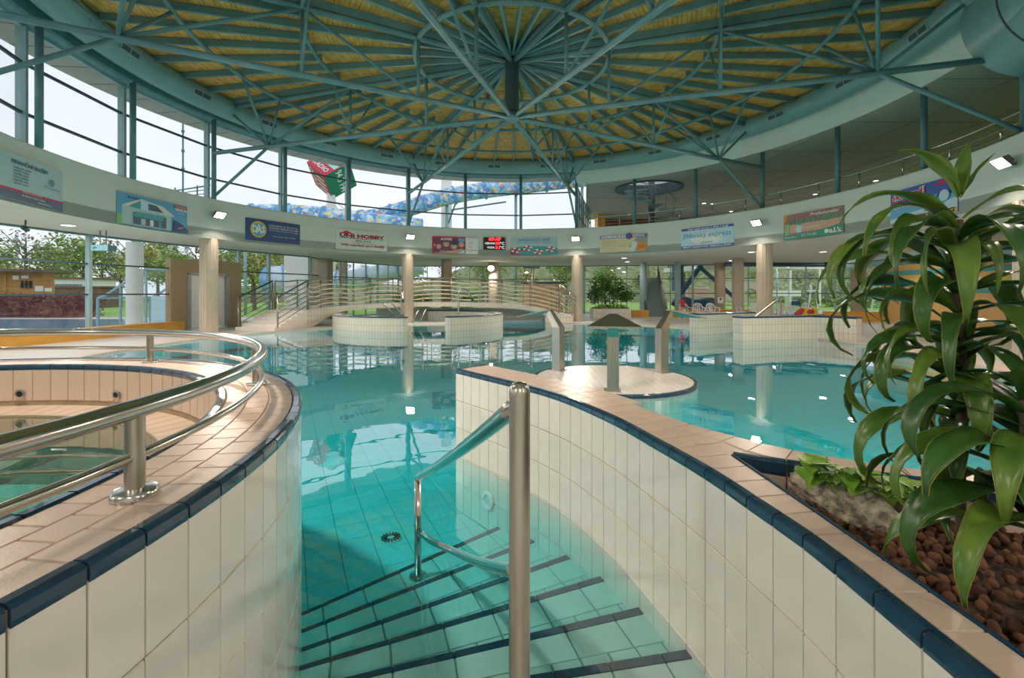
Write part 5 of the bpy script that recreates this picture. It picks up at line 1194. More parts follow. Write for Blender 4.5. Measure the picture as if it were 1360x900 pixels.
def text_mesh(body, size, mt, bold=0.0, shear=0.0, align='CENTER', width=None):
    cu = bpy.data.curves.new('lettering', 'FONT'); cu.body = body; cu.size = size; cu.align_x = align; cu.align_y = 'CENTER'; cu.offset = bold; cu.shear = shear; cu.extrude = .0; cu.resolution_u = 2
    ob = bpy.data.objects.new('lettering_tmp', cu); COL.objects.link(ob); dg = bpy.context.evaluated_depsgraph_get(); me = bpy.data.meshes.new_from_object(ob.evaluated_get(dg))
    bpy.data.objects.remove(ob); bpy.data.curves.remove(cu)
    if width and len(me.vertices):
        xs = [v.co.x for v in me.vertices]; w0 = max(xs) - min(xs)
        if w0 > 0:
            s = width / w0
            for v in me.vertices: v.co.x *= s
    me.materials.clear(); me.materials.append(M[mt]); return me
class Banner:
    def __init__(s, name, label, x0, x1, z0, z1, base, cat='banner', R=R0, depth=.02, group='advertising banners on the gallery parapet'):
        a0, a1 = ray_angle(x0, R - .02), ray_angle(x1, R - .02); A, B = pol(a0, R - .012), pol(a1, R - .012); c = (A + B) / 2; c.z = (z0 + z1) / 2
        u = (B - A).normalized(); s.w = (B - A).length; s.h = z1 - z0; n = Vector((-u.y, u.x, 0)) * -1
        if n.dot(Vector((0, CY, 0)) - Vector((c.x, c.y, 0))) < 0: n = -n
        s.root = thing(name, label, cat, group=group, mtx=frame(c, u, n)); s.d = depth; s.layer = 0
        s.raw(MB().box((0, 0, -.002 + depth / 2 - .01), (s.w, s.h, depth)), 'panel', base); s.z = depth - .012
    def raw(s, m, name, mt):
        o = bpy.data.objects.new(name, m.mesh(name, mt)); COL.objects.link(o); o.parent = s.root; return o
    def up(s): s.layer += 1; return s.z + .0025 * s.layer
    def rect(s, u0, v0, u1, v1, c, name='print_field'):
        z = s.up(); f = lambda u, v: ((u - .5) * s.w, (v - .5) * s.h, z); return s.raw(MB().quad(f(u0, v0), f(u1, v0), f(u1, v1), f(u0, v1)), name, 'print_' + c)
    def poly(s, pts, c, name='print_shape'):
        z = s.up(); return s.raw(MB().add([((u - .5) * s.w, (v - .5) * s.h, z) for u, v in pts], [tuple(range(len(pts)))]), name, 'print_' + c)
    def disc(s, u, v, r, c, r0=0.0, name='print_disc', sy=1.0, a0=0, a1=360):
        z = s.up(); m = MB(); n = 28; cx_, cy_ = (u - .5) * s.w, (v - .5) * s.h
        for i in range(n + 1):
            a = math.radians(a0 + (a1 - a0) * i / n); m.v += [Vector((cx_ + r0 * math.cos(a), cy_ + r0 * sy * math.sin(a), z)), Vector((cx_ + r * math.cos(a), cy_ + r * sy * math.sin(a), z))]
        for i in range(n): m.f.append((2 * i, 2 * i + 1, 2 * i + 3, 2 * i + 2))
        return s.raw(m, name, 'print_' + c)
    def text(s, body, u, v, hgt, c, width=None, bold=0.0, shear=0.0, align='CENTER', mt=None):
        me = text_mesh(body, hgt * s.h * 1.35, mt or 'print_' + c, bold, shear, align, width * s.w if width else None)
        o = bpy.data.objects.new('lettering', me); COL.objects.link(o); o.parent = s.root; o.location = ((u - .5) * s.w, (v - .5) * s.h, s.up()); return o
# 1 finance
b = Banner('finance_banner', 'pale blue finance services banner with dark text and crimson footer', -42, 83, 3.38, 4.32, 'print_pale')
b.rect(0, 0, 1, .19, 'slate'); b.rect(0, .19, 1, .245, 'crimson'); b.text('FINANČNÍ SLUŽBY', .60, .83, .085, 'slate', .42, .004)
for i, t in enumerate(('· investování, spoření', '· pojištění majetku', '· pojištění vozidel', '· životní pojištění', '· hypotéky, úvěry', '· penzijní spoření')): b.text(t, .40, .72 - .068 * i, .048, 'slate', None, .001, align='LEFT')
for r in (.075, .05, .02): b.disc(.845, .62, r, 'slate', r - .014)
b.text('Partners', .845, .48, .06, 'slate', .2); b.text('Brněnská 9, 586 01 Jihlava', .62, .135, .05, 'white'); b.text('investování, spoření, úvěry', .60, .217, .04, 'white'); b.text('www.pf-jihlava.cz', .74, .06, .05, 'white')
# 2 house
b = Banner('house_banner', 'blue banner picturing a white modern house with awning', 155, 248.5, 3.38, 4.25, 'print_sky')
b.rect(.0, 0, .16, .30, 'lgreen'); b.rect(.06, .02, .74, .60, 'pale'); b.poly([(.06, .60), (.30, .90), (.62, .80), (.80, .52), (.74, .52)], 'offwhite'); b.poly([(.14, .60), (.30, .84), (.30, .56)], 'turq'); b.poly([(.40, .58), (.40, .80), (.52, .78), (.62, .58)], 'slate'); b.rect(.30, .56, .40, .84, 'lightblue')
b.rect(.20, .05, .66, .44, 'slate'); b.poly([(.18, .30), (.24, .46), (.64, .46), (.60, .28)], 'turq'); b.rect(.30, .06, .36, .26, 'pale'); b.rect(.42, .06, .47, .26, 'white'); b.rect(.54, .06, .58, .26, 'turq'); b.poly([(.76, .0), (1, .0), (1, .12), (.90, .30), (.78, .42)], 'navy')
b.rect(.78, .86, .985, .95, 'red'); b.text('SEKA', .88, .80, .085, 'white', .2, .004); b.text('OKNA', .88, .905, .055, 'white', .18); b.text('ROLSO', .20, .87, .07, 'navy', .16, .003); b.poly([(.82, .13), (.90, .20), (.93, .19), (.85, .12)], 'gold'); b.text('OKNA DVEŘE', .87, .68, .035, 'white')
# 3 DAS
b = Banner('das_banner', 'dark blue insurance banner with a round yellow DAS emblem', 326, 398.5, 3.44, 4.26, 'print_navy')
b.disc(.22, .52, .31, 'gold', .245); b.disc(.22, .52, .24, 'sky'); b.text('DAS', .22, .52, .32, 'white', .21, .01); b.text('A', .22, .53, .48, 'white', .10, .005)
for i, (t, h_) in enumerate((('UŽIVEJTE SI ŽIVOTA,', .09), ('STAROSTI PŘENECHTE NÁM', .09), ('NEJVĚTŠÍ POJIŠŤOVNA PRÁVNÍ OCHRANY', .055), ('více jak 20 let zkušeností', .04), ('www.das.cz  800 123 456', .055))): b.text(t, .68, (.76, .64, .53, .42, .27)[i], h_, 'white' if i != 3 else 'sky', .56 if i != 4 else .44)
# 4 uni hobby
b = Banner('hobby_market_banner', 'off-white banner reading UNI HOBBY with a red roof logo', 446, 514, 3.40, 4.28, 'print_offwhite')
b.poly([(.06, .80), (.20, .95), (.33, .80)], 'red'); b.text('UNI HOBBY', .50, .70, .17, 'maroon', .88, .012); b.rect(.07, .565, .34, .605, 'teal'); b.rect(.30, .565, .92, .595, 'maroon'); b.rect(.70, .565, .93, .59, 'lgreen'); b.text('JIHLAVA', .52, .46, .11, 'black', .32); b.text('u nemocnice', .52, .36, .09, 'grey', .40); b.text('Váš market pro kutily', .52, .23, .13, 'maroon', .86, .003)
# 5 axis
b = Banner('swim_school_banner', 'crimson photo banner of smiling children beside a white panel', 574, 635, 3.42, 4.26, 'print_crimson')
b.rect(.72, .0, 1, .98, 'white'); b.rect(.02, .02, .70, .90, 'plum'); b.poly([(.04, .04), (.30, .10), (.66, .32), (.70, .06), (.70, .02), (.04, .02)], 'skin')
for u, v, r in ((.30, .56, .15), (.47, .44, .16), (.63, .55, .14), (.14, .40, .12)): b.disc(u, v, r, 'skin')
b.disc(.47, .52, .165, 'navy', 0, a0=0, a1=180); b.disc(.30, .66, .14, 'plum', 0, a0=0, a1=180); b.disc(.47, .38, .06, 'white', 0, sy=.4, a0=180, a1=360); b.disc(.30, .50, .05, 'white', 0, sy=.4, a0=180, a1=360); b.disc(.63, .48, .05, 'white', 0, sy=.4, a0=180, a1=360)
b.poly([(.54, .0), (.70, .26), (.70, .0)], 'lightblue'); b.rect(.56, .72, .70, .92, 'sky'); b.text('AXIS', .30, .84, .13, 'white', .26, .006); b.disc(.05, .5, .11, 'crimson'); b.text('e', .05, .5, .16, 'white'); b.text('PLAVECKÁ ŠKOLA', .28, .14, .06, 'white')
b.text('Plavání s radostí', .86, .89, .05, 'sky', .22); b.text('Naučíme', .84, .70, .05, 'red'); b.text('vás plavat', .84, .62, .05, 'red'); b.text('Kurzy', .82, .46, .06, 'crimson'); b.text('pro děti', .84, .38, .05, 'crimson')
for i, c in enumerate(('gold', 'orange', 'red', 'lgreen', 'sky', 'navy')): b.rect(.76 + .033 * i, .20, .793 + .033 * i, .23, c)
# 6 clock
b = Banner('led_clock', 'black digital clock board showing time and temperatures in red', 642, 671, 3.65, 4.28, 'black', 'clock', depth=.08, group=None)
b.text('07:47', .52, .82, .24, 'red', .56, .006, mt='led_red'); b.text('VZDUCH', .30, .50, .16, 'white', .46, .003, mt='led_white'); b.text('30', .66, .50, .22, 'red', .20, .006, mt='led_red'); b.text('°C', .86, .50, .22, 'white', .20, .003, mt='led_white'); b.text('VODA', .34, .17, .16, 'white', .34, .003, mt='led_white'); b.text('31', .66, .17, .22, 'red', .20, .006, mt='led_red'); b.text('°C', .86, .17, .22, 'white', .20, .003, mt='led_white')
# 7 lifebuoys
b = Banner('lifebuoy_banner', 'pale banner with blue lettering above red and white lifebuoys', 678, 740, 3.40, 4.28, 'print_pale')
b.poly([(0, 0), (1, 0), (1, .38), (.8, .46), (.5, .50), (.2, .46), (0, .38)], 'turq'); b.poly([(0, .30), (.35, .40), (.15, .10), (0, .05)], 'plum')
for u, v in ((.12, .26), (.37, .37), (.60, .16), (.86, .30)):
    for i in range(8): b.disc(u, v, .24, 'red' if i % 2 else 'white', .11, sy=.58, a0=45 * i, a1=45 * i + 45); b.layer -= 1
    b.layer += 1
b.text('nafukovací sítě', .5, .86, .17, 'sky', .68, .006); b.text('SVĚT VODNÍCH HRADŮ A ATRAKCÍ', .5, .69, .06, 'slate', .72); b.rect(.0, .0, .22, .05, 'red')
# 8 konsorcium
b = Banner('consortium_banner', 'cream banner with violet header and an orange round badge', 797, 860, 3.42, 4.26, 'print_cream')
b.rect(.0, .78, 1, .97, 'violet'); b.poly([(.70, .0), (1, .0), (1, .78), (.78, .78), (.62, .3)], 'grey'); b.poly([(.62, .0), (.74, .0), (.80, .5), (.70, .6)], 'offwhite'); b.text('KONSORCIUM', .29, .87, .13, 'white', .52, .008); b.text('KOVO', .82, .87, .13, 'white', .24, .006); b.disc(.62, .87, .15, 'royal'); b.disc(.66, .84, .09, 'plum'); b.disc(.88, .27, .23, 'orange'); b.text('výkup', .88, .32, .09, 'maroon', .14); b.text('kovů', .88, .21, .08, 'maroon', .12)
for i, t in enumerate(('výkup barevných kovů', 'demolice a likvidace', 'kontejnery, odvoz', 'ceník na provozovně', 'Jihlava')): b.text(t, .06, .66 - .10 * i, .055, 'grey', None, align='LEFT')
b.text('KOVO', .50, .34, .08, 'violet', .14)
# 9 express
b = Banner('express_banner', 'light blue newspaper banner reading Jihlavský express', 905, 974.5, 3.39, 4.27, 'print_lightblue')
b.rect(0, .88, 1, 1, 'royal'); b.rect(0, 0, 1, .13, 'royal'); b.disc(.5, .45, .7, 'white', .0, sy=.35); b.text('Jihlavský express', .5, .62, .25, 'sky', .93, .004); b.text('Nezávislé noviny o dění v kraji', .52, .935, .065, 'white', .76, .003); b.text('ZPRÁVY, ROZHOVORY, ZÁBAVA A SPORT', .5, .06, .07, 'white', .94, .003); b.poly([(.36, .18), (.42, .30), (.64, .30), (.62, .20)], 'pale'); b.text('zpravodajský deník', .82, .44, .04, 'sky')
# 10 oils
b = Banner('wood_oil_banner', 'wood-toned banner for timber oils with a green curved footer', 1041, 1121, 3.38, 4.26, 'print_wine')
b.rect(.02, .25, .98, .60, 'skin'); b.poly([(.2, .60), (.98, .60), (.98, .9), (.5, .98)], 'wine'); b.poly([(.0, .98), (.0, .55), (.10, .98)], 'orange'); b.poly([(0, 0), (1, 0), (1, .40), (.8, .30), (.5, .21), (0, .16)], 'bgreen'); b.rect(.03, .17, .11, .62, 'lgreen'); b.rect(.24, .24, .33, .52, 'lightblue'); b.text('OLEJE NA DŘEVO', .53, .66, .19, 'bgreen', .88, .010); b.text('OLEJE NA DŘEVO', .53, .665, .19, 'lgreen', .88, -.004); b.text('Profesionální', .70, .87, .14, 'white', .46, .002, .2); b.text('www.ulk.cz', .14, .09, .08, 'white', .22); b.text('605 710 202', .46, .11, .10, 'white', .26); b.text('u.l.k.', .88, .15, .18, 'white', .2, .010); b.disc(.745, .15, .07, 'white'); b.text('přírodní, ekologické', .42, .40, .07, 'white', .4)
# 11 ski
b = Banner('ski_area_banner', 'blue winter banner reading ski areál with a skier', 1183, 1272, 3.41, 4.30, 'print_royal')
b.rect(0, 0, 1, .55, 'sky'); b.poly([(0, 0), (1, 0), (1, .42), (.7, .30), (.3, .24), (0, .12)], 'snow'); b.rect(.0, .0, 1, .14, 'gold'); b.poly([(.0, .0), (.30, .14), (.0, .14)], 'snow'); b.text('ski areál', .30, .80, .23, 'white', .53, .022); b.text('ski areál', .30, .80, .23, 'red', .53, .006); b.text('telefon: 723 501 700', .24, .62, .07, 'red', .42, .002); b.text('sjezdovka, vlek, půjčovna', .22, .45, .05, 'white', .36); b.text('www.sacberg.cz', .68, .10, .17, 'black', .6, .006)
b.poly([(.70, .84), (.80, .97), (.90, .90), (.98, .82)], 'crimson'); b.poly([(.55, .18), (.70, .60), (.76, .62), (.66, .20)], 'turq'); b.poly([(.70, .20), (.80, .66), (.88, .60), (.80, .22)], 'turq'); b.disc(.84, .52, .14, 'snow')
# cube sign lettering on its faces
def cube_face(m4, fields):
    for i, (kind, args) in enumerate(fields):
        if kind == 'rect':
            u0, v0, u1, v1, c = args; me = MB().quad((u0, v0, 0), (u1, v0, 0), (u1, v1, 0), (u0, v1, 0)).mesh('sign_field', 'sign_' + c); nm = 'sign_field'
        else:
            t, u, v, h_, c, w__, rz = args; me = text_mesh(t, h_, 'sign_' + c, .01, width=w__); me.transform(Matrix.Translation((u, v, 0)) @ Matrix.Rotation(rz, 4, 'Z')); nm = 'lettering'
        o = bpy.data.objects.new(nm, me); COL.objects.link(o); o.parent = cube_root; o.matrix_basis = m4 @ Matrix.Translation((0, 0, .006 * (i + 1)))
a_ = cube_a
R3 = cube_root.matrix_basis.to_3x3()
faces = []
for ax in range(3):
    for s in (-1, 1):
        n = Vector((0, 0, 0)); n[ax] = s; nw = (R3 @ n).normalized(); faces.append((nw, n))
vd = (CAMP - cc).normalized(); vis = sorted(faces, key=lambda f: -f[0].dot(vd))[:3]
vis.sort(key=lambda f: f[0].x)
for i, (nw, n) in enumerate(vis):
    upl = R3.inverted() @ Vector((0, 0, 1)); upl = (upl - n * upl.dot(n)).normalized()
    # snap up to the diagonal's nearest edge direction
    axs = [Vector((1, 0, 0)), Vector((0, 1, 0)), Vector((0, 0, 1))]; axs = [v * s for v in axs for s in (-1, 1) if abs(v.dot(n)) < .1]
    cand = sorted(axs, key=lambda v: -v.dot(upl))[:2]; side_w = [(R3 @ v) for v in cand]
    y = cand[0] if (side_w[0].x < side_w[1].x) == (i == 0) else cand[1]; x = y.cross(n); m4 = Matrix((x, y, n)).transposed().to_4x4(); m4.translation = n * a_
    if i == 0: f_ = [('text', ('RÁDIO', 0, .75, .75, 'white', 2.0, 0)), ('rect', (-.95, -.95, -.75, .3, 'white')), ('rect', (-.5, -.95, -.3, .3, 'white')), ('rect', (-.05, -.95, .15, .3, 'white')), ('rect', (.4, -.95, .6, .3, 'white'))]
    elif i == 2: f_ = [('rect', (-1.2, -1.2, 1.2, 1.2, 'green')), ('text', ('94.3 FM', 0, 0, .85, 'white', 2.1, 0))]
    else: f_ = [('rect', (-1.1, -.2, 1.1, 1.0, 'mint')), ('text', ('94.3 FM', 0, .4, .6, 'white', 1.9, 0)), ('text', ('RÁDIO', 0, -.7, .6, 'white', 1.8, 0))]
    cube_face(m4, f_)
# ------------------------------------------------------------------ floodlights and downlights
def flood(a, label, R=R0, z=4.16, power=FLOOD_W, group='floodlights on the gallery parapet'):
    p = pol(a, R - .01, z); e = Vector((math.cos(math.radians(a)), math.sin(math.radians(a)), 0)); u = Vector((e.y, -e.x, 0)); mt = frame(p, u, -e)
    t = thing('floodlight', label, 'lamp', group=group, mtx=mt)
    def part(m, nm, ma, par=t):
        o = bpy.data.objects.new(nm, m.mesh(nm, ma)); COL.objects.link(o); o.parent = par; return o
    tl = math.radians(-38); Rm = Matrix.Rotation(tl, 3, 'X')        # tilts the lens down towards the pool
    m = MB().box((0, -.06, .05), (.05, .05, .10)); part(m, 'bracket', 'lamp_body')
    c = Vector((0, 0, .21))
    def tr(v): return c + Matrix.Rotation(math.radians(42), 3, 'X') @ Vector(v)
    q = [tr(v) for v in ((-.19, -.13, .06), (.19, -.13, .06), (.19, .13, .06), (-.19, .13, .06), (-.11, -.07, -.10), (.11, -.07, -.10), (.11, .07, -.10), (-.11, .07, -.10))]
    part(MB().add(q, [(4, 7, 6, 5), (0, 4, 5, 1), (1, 5, 6, 2), (2, 6, 7, 3), (3, 7, 4, 0)]), 'housing', 'lamp_body')
    part(MB().add([tr(v) for v in ((-.17, -.11, .055), (.17, -.11, .055), (.17, .11, .055), (-.17, .11, .055))], [(0, 1, 2, 3)]), 'lens', 'lamp_glow')
    l = bpy.data.lights.new('floodlight_beam', 'AREA'); l.shape = 'RECTANGLE'; l.size = .34; l.size_y = .22; l.energy = power; l.spread = math.radians(150); l.color = (1, .84, .69); lo = bpy.data.objects.new('floodlight_beam', l); COL.objects.link(lo); lo.parent = t
    zax = (Matrix.Rotation(math.radians(42), 3, 'X') @ Vector((0, 0, 1))); 
    lo.location = tr((0, 0, .07)); lo.rotation_euler = (-zax).to_track_quat('Z', 'Y').to_euler()
    return t
fl = [(0, 'floodlight on the parapet right of the express banner'), (45, 'floodlight on the parapet right of the lifebuoy banner'), (90, 'floodlight on the parapet right of the hobby market banner'), (135, 'floodlight on the parapet between the house and DAS banners'), (180, 'floodlight on the parapet beside the finance banner end'), (315, 'floodlight on the parapet behind the tall plant, right of the ski banner'), (225, 'added unseen floodlight on the parapet above the viewer towards the whirlpool'), (270, 'added unseen floodlight on the parapet above the viewer towards the planter')]  # last two are out of view, added to help light the hall
for da, lb in fl: flood(PH0 + da, lb)
def down(p, label, par=None, r=.14, power=DOWN_W):
    t = thing('downlight', label, 'lamp', tuple(p), 'round downlights in the soffit'); MB().lathe([(r, .0), (r + .03, -.012), (r + .03, 0.0)], p, 24).build('trim_ring', 'white_paint', t); MB().lathe([(0, -.004), (r, -.004), (r, 0)], p, 24).build('lens', 'down_glow', t)
    if power:
        l = bpy.data.lights.new('downlight_beam', 'AREA'); l.shape = 'DISK'; l.size = r * 1.8; l.energy = power; l.color = (1, .91, .82); lo = bpy.data.objects.new('downlight_beam', l); COL.objects.link(lo); lo.parent = t; lo.location = (0, 0, -.03)
def soff(px, py): Y = (ZB - CZ) * F / (HY - py); return Vector(((px - HX) / F * Y, Y, ZB - .001))
for px, py in ((1131.5, 324), (1093, 334.3), (1119.5, 345.5), (1195, 332.5), (971, 346), (998, 334.5), (1027, 350), (829, 342.5), (833, 347.5)): down(soff(px, py), 'round white downlight set in the soffit on the orange wall side' if px > 900 else 'small round downlight in the soffit above the bush')
for k, (x, y) in enumerate(((-12.2, 3.5), (-12.3, 8), (-3.6, -2.5), (3.6, -2.5), (0.2, -3.2), (13.8, 3), (14.2, 9), (8.5, -1.5), (-8.5, -1.5), (-12.2, 12.5))): down(Vector((x, y, ZB - .001)), 'added round fill downlight in the soffit above the viewer and whirlpool side', power=DOWN_W * 3.6)  # added fill lamps, extra strong to brighten the foreground
for px, py in ((946, 270.5), (971, 280.5), (1083, 258), (935, 270), (1163, 240)):
    Y = (Z_GCEIL - CZ) * F / (HY - py); p = Vector(((px - HX) / F * Y, Y, Z_GCEIL - .001))
    if Y < 32.5 and p.x < 23.5: down(p, 'tiny downlight in the dim gallery ceiling', r=.10, power=14)
ll = thing('wall_spotlight', 'bright round spotlight on the pinkish column behind the bridge', 'lamp', at(652, 356, 27.3)); p = at(652, 356, 27.3); MB().lathe([(0, 0), (.16, 0), (.13, .12), (0, .15)], (0, 0, 0), 16); sb = MB().tube([p, p + Vector((0, .22, .02))], [.17, .12], 16).build('housing', 'lamp_body', ll); MB().tube([p + Vector((0, -.012, 0)), p + Vector((0, -.004, 0))], .15, 16).build('lens', 'lamp_glow', ll)
l = bpy.data.lights.new('spot_beam', 'AREA'); l.shape = 'DISK'; l.size = .28; l.energy = 160; l.color = (1, .88, .78); lo = bpy.data.objects.new('spot_beam', l); COL.objects.link(lo); lo.parent = ll; lo.location = (0, -.05, 0); lo.rotation_euler = (math.radians(70), 0, 0)
# ------------------------------------------------------------------ plants, stone and pebbles in the near planter
o = MB().prism([(.97, 1.97), (1.47, 1.73), (2.05, 1.55), (2.9, 1.39), (3.49, 1.29), (3.49, -.09), (1.005, -.09), (1.005, .9)], .52, .64).build('planter_soil', 'soil'); tag(o, 'dark soil filling the planter in the channel wall top', 'soil')
rk_c = onz(1122, 668, .70); rn = random.Random(12)
bm = bmesh.new(); bmesh.ops.create_icosphere(bm, subdivisions=5, radius=1.0)
ax_a = onz(1045, 640, .70); ax_b = onz(1195, 695, .70); axd = (ax_b - ax_a); ang = math.atan2(axd.y, axd.x)
for v in bm.verts:
    n_ = v.co.normalized(); k = 1 + .22 * noise.noise(n_ * 1.7) + .10 * noise.noise(n_ * 4) + .05 * noise.noise(n_ * 10) + .02 * noise.noise(n_ * 26)
    q = Vector((n_.x * k * .205, n_.y * k * .075, n_.z * k * .075)); q.x = max(-.19, q.x); q.z += .02 * q.x / .2 * -1
    v.co = Matrix.Rotation(ang, 3, 'Z') @ q + rk_c
mm = MB(); bm.verts.index_update(); mm.v = [v.co.copy() for v in bm.verts]; mm.f = [tuple(v.index for v in f.verts) for f in bm.faces]; bm.free()
o = mm.build('planter_rock', 'rock', smooth=True); tag(o, 'long rough pale stone lying on the pebbles in the planter', 'rock')
# clay pebbles
prot = []
for q in range(5):
    bm = bmesh.new(); bmesh.ops.create_icosphere(bm, subdivisions=2, radius=1.0); m = MB()
    for v in bm.verts: n_ = v.co.normalized(); v.co = n_ * (1 + .22 * noise.noise(n_ * 1.6 + Vector((q * 7, 0, 0)))) ; v.co.z *= .78
    bm.verts.index_update(); m.v = [v.co.copy() for v in bm.verts]; m.f = [tuple(v.index for v in f.verts) for f in bm.faces]; bm.free(); prot.append(m.mesh('clay_pebble', 'clay', True))
def inside(p, poly):
    c = False; j = len(poly) - 1
    for i in range(len(poly)):
        a, b = poly[i], poly[j]
        if (a.y > p.y) != (b.y > p.y) and p.x < (b.x - a.x) * (p.y - a.y) / (b.y - a.y) + a.x: c = not c
        j = i
    return c
rn = random.Random(5); spots = []
for r_ in range(2600):
    p = Vector((rn.uniform(.98, 2.6), rn.uniform(.55, 1.98))); r = rn.uniform(.0115, .020)
    e = Vector((p.x, p.y)); 
    if not inside(e, hole) or not inside(e + Vector((-.022, -.0)), hole) or not inside(e + Vector((.0, .03)), hole): continue
    if any((s[0] - p).length < (s[1] + r) * .80 for s in spots): continue
    spots.append((p, r))
vis_ = [s for s in spots if in_view(Vector((s[0].x, s[0].y, .68)), 0)]; vis_.sort(key=lambda s: (Vector((s[0].x, s[0].y, .68)) - CAMP).length)
bed = MB(); nb_ = 0
for i, (p, r) in enumerate(spots):
    z = .64 + r * .62 + .012 * noise.noise(Vector((p.x * 6, p.y * 6, 0)))
    if (p, r) in vis_[:290]:
        o = bpy.data.objects.new('clay_pebble', prot[i % 5]); COL.objects.link(o); o.location = (p.x, p.y, z + .012); o.scale = (r, r, r); o.rotation_euler = (rn.uniform(0, 6), rn.uniform(0, 6), rn.uniform(0, 6))
        tag(o, 'small brown clay pebble among the others covering the planter soil', 'pebble', 'brown clay pebbles in the planter')
    else: bed.lathe([(0, r * .7), (r * .7, r * .5), (r, 0), (r * .7, -r * .5)], (p.x, p.y, z), 8)
if bed.f:
    o = bed.build('pebble_bed', 'clay', smooth=True); tag(o, 'remaining bed of brown clay pebbles deeper in the planter', 'pebbles', kind='stuff')
# strap-leaved plant
def strap(base, az, el, L, W, droop, twist=0.0, wave=0.0, seg=14, curl=0.0, fold=.25):
    """arching strap leaf: list of cross sections; returns green blade and pale edge meshes"""
    m = MB(); e = MB(); p = Vector(base); a = math.radians(az); th = math.radians(el); ds = L / seg; pts = []
    for i in range(seg + 1):
        u = i / seg; d = Vector((math.cos(a) * math.cos(th), math.sin(a) * math.cos(th), math.sin(th)))
        w_ = W * (math.sin(PI * min(1, .12 + .88 * u) ** .75) if u < .97 else .10) * (.45 + .55 * min(1, u * 3.2))
        w_ = max(w_, W * .04)
        side = Vector((-math.sin(a), math.cos(a), 0)); nrm = side.cross(d).normalized() * -1
        tw = math.radians(twist) * u + wave * math.sin(u * 11 + az)
        s2 = (side * math.cos(tw) + nrm * math.sin(tw)); n2 = s2.cross(d) * -1
        rip = wave * .10 * W * math.sin(u * 17 + az)
        pts.append((p.copy(), s2, n2, w_, rip)); p = p + d * ds; th -= math.radians(droop) / seg * (1.6 * u + .4); a += math.radians(curl) / seg
    for (c, s2, n2, w_, rip) in pts:
        h = w_ / 2
        for k, (o_, f_) in enumerate(((-1, 1), (-.5, .35), (0, 0), (.5, .35), (1, 1))): m.v.append(c + s2 * o_ * h + n2 * (f_ * fold * h + (rip if k in (0, 1) else -rip if k in (3, 4) else 0)))
    for i in range(seg):
        for k in range(4): m.f.append((i * 5 + k, i * 5 + k + 1, i * 5 + 6 + k, i * 5 + 5 + k))
    for sgn, idx in ((-1, 0), (1, 4)):
        for i in range(3, seg):
            c0, s0, n0, w0, _ = pts[i]; c1, s1, n1, w1, _ = pts[i + 1]; A = m.v[i * 5 + idx]; B = m.v[i * 5 + 5 + idx]
            e.add([A, B, B + s1 * sgn * .0022 + n1 * .0004, A + s0 * sgn * .0022 + n0 * .0004], [(0, 1, 2, 3)])
    return m, e
def leaf_part(par, *a, mt='leaf_dracaena', **k):
    m, e = strap(*a, **k); o = m.build('leaf', mt, par, smooth=True); sm = o.modifiers.new('thickness', 'SOLIDIFY'); sm.thickness = .0012
    e.build('leaf_edge', 'leaf_edge', o, smooth=True)
def screen_stem(p0, p1, Y): return at(*p0, Y), at(*p1, Y)
dr = thing('dracaena_plant', 'tall strap-leaved dracaena on a bare cane in the planter', 'plant', (1.36, 1.38, .64))
base = Vector((1.33, 1.34, .62)); topp = at(1272, 292, 1.40)
MB().tube(spline([base, base + Vector((.01, .02, .35)), at(1278, 480, 1.40), at(1270, 360, 1.40), topp], .06), .013, 10).build('cane', 'cane', dr, smooth=True)
# leaf: px, py of its base, azimuth, elevation, length, width, droop, twist, wave, curl
def lf(px, py, az, el, L, W, dp, tw=0, wv=0, cu=0, mt='leaf_dracaena', Y=1.40, par=None): leaf_part(par or dr, at(px, py, Y), az, el, L, W, dp, mt=mt, twist=tw, wave=wv, curl=cu)
lf(1272, 262, 172, 70, .24, .052, 70, 25, .15)            # crown
lf(1276, 258, 20, 84, .17, .042, 22, 10, .1); lf(1277, 262, -20, 66, .15, .034, 20, 10, .1); lf(1272, 264, 140, 72, .12, .03, 25)
lf(1270, 290, 182, 30, .46, .056, 95, 30, .25, 8); lf(1268, 300, 196, 26, .46, .052, 105, -20, .3); lf(1280, 290, -10, 42, .36, .046, 105, 20, .3); lf(1282, 300, 8, 26, .38, .072, 100, -30, .2); lf(1284, 320, -35, 30, .42, .060, 125, 20, .25)
lf(1268, 318, 205, 24, .46, .060, 130, 20, .3, mt='leaf_dark'); lf(1266, 335, 172, 30, .50, .062, 140, -25, .3); lf(1276, 335, -70, 35, .46, .070, 150, 10, .2, mt='leaf_dark'); lf(1282, 342, -15, 15, .48, .075, 130, 30, .2, mt='leaf_dark'); lf(1268, 350, 230, 28, .50, .066, 160, 15, .25)
rnL = random.Random(9)
for k in range(64):
    py = 312 + 4.1 * k; az = (137.5 * k + 200) % 360
    lf(1272 + rnL.uniform(-5, 7), py, az, rnL.uniform(15, 58), rnL.uniform(.36, .54), rnL.uniform(.048, .074), rnL.uniform(140, 205), rnL.uniform(-45, 45), rnL.uniform(.15, .4), rnL.uniform(-18, 18), 'leaf_dark' if k % 2 else 'leaf_dracaena')
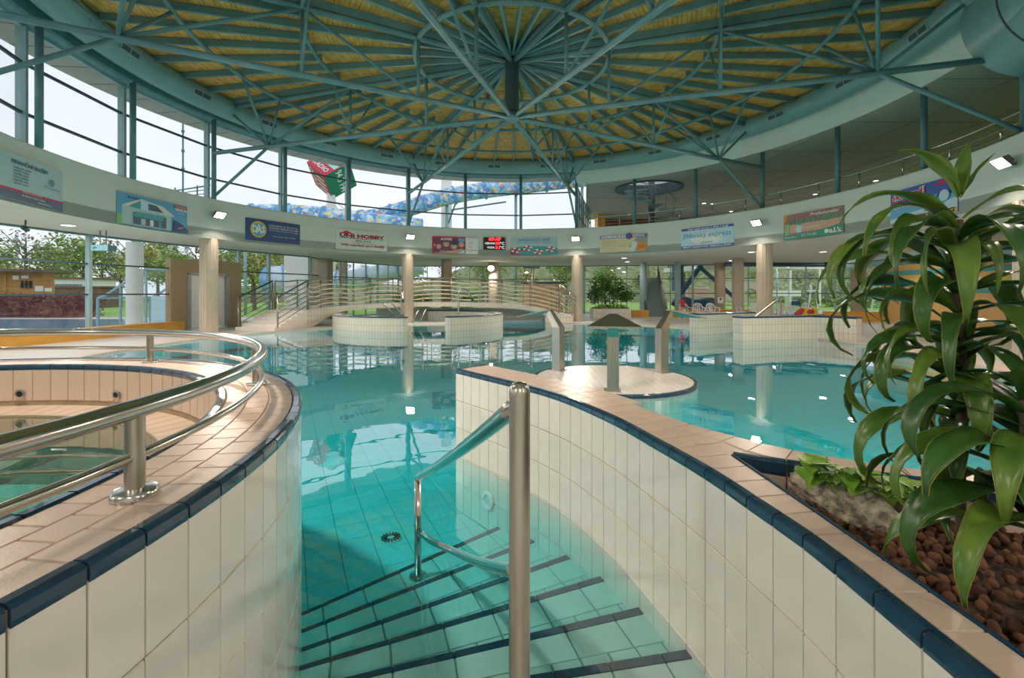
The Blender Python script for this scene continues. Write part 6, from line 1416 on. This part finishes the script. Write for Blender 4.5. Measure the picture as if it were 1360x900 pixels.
# second, lower plant close to the viewer
b2 = Vector((1.26, 1.10, .62)); t2 = Vector((1.275, 1.13, 1.24))
d2 = thing('dracaena_shoot', 'lower broad-leaved dracaena shoot drooping over the pebbles', 'plant', tuple(b2))
MB().tube([b2, (b2 + t2) / 2 + Vector((.01, 0, 0)), t2], .013, 10).build('cane', 'cane', d2, smooth=True)
for k in range(34):
    z = .92 + .31 * k / 33; az = (137.5 * k + 150) % 360
    leaf_part(d2, b2.lerp(t2, (z - .62) / .62), az, rnL.uniform(0, 48), rnL.uniform(.34, .48), rnL.uniform(.062, .092), rnL.uniform(120, 175), mt='leaf_dark' if k % 3 else 'leaf_dracaena', twist=rnL.uniform(-30, 30), wave=rnL.uniform(.1, .28), curl=rnL.uniform(-15, 15))
# trailing vine with heart leaves
vi = thing('pothos_vine', 'low bright green trailing vine behind the stone in the planter', 'plant', onz(1180, 655, .66)); rv = random.Random(31)
stm = MB(); roots = [onz(1215, 668, .66), onz(1180, 650, .66), onz(1240, 690, .66), onz(1150, 640, .66)]
def heart(c, az, el, s):
    m = MB(); R_ = Matrix.Rotation(math.radians(az), 3, 'Z') @ Matrix.Rotation(math.radians(-el), 3, 'Y')
    o_ = [(0, 0), (-.18, .30), (.05, .48), (.45, .40), (.80, .18), (1.05, 0)]; ring_ = [(x, y) for x, y in o_[1:-1]]
    spine = [Vector((x, 0, -.10 * x * x)) for x in (0, .12, .35, .6, .85, 1.05)]
    L_ = [Vector((x, y, .10 - .16 * x * x)) for x, y in ((-.10, .22), (.02, .42), (.32, .42), (.62, .28), (.86, .11), (1.05, 0))]; Rr = [Vector((v.x, -v.y, v.z)) for v in L_]
    vs = spine + L_ + Rr; m.v = [Vector(c) + R_ @ (v * s) for v in vs]
    for i in range(5): m.f.append((i, i + 1, 7 + i, 6 + i)); m.f.append((i + 1, i, 12 + i, 13 + i))
    return m
for k in range(84):
    u = rv.random(); px = 1064 + 200 * u; py = 614 + 42 * u + rv.uniform(-9, 20)
    tx = (px - HX) / F; yb = 1.0
    for pa, pb in zip(hole[:4], hole[1:5]):
        dxy = pb - pa; den = dxy.x - tx * dxy.y
        if abs(den) > 1e-6:
            w_s = (tx * pa.y - pa.x) / den
            if -.02 <= w_s <= 1.02: yb = pa.y + dxy.y * w_s
    c = at(px, py, yb - rv.uniform(.04, .13))
    if c.z < .70: c.z = .70 + rv.random() * .03
    rt = roots[k % 4]; stm.tube(spline([rt, (rt + c) / 2 + Vector((0, 0, .012)), c], .04), .0014, 5)
    heart(c, rv.uniform(150, 330), rv.uniform(-35, 20), rv.uniform(.05, .085)).build('leaf', 'leaf_lime', vi, smooth=True)
stm.build('stem', 'leaf_lime', vi)
for o in list(bpy.data.objects):
    if '_o' in o: del o['_o']
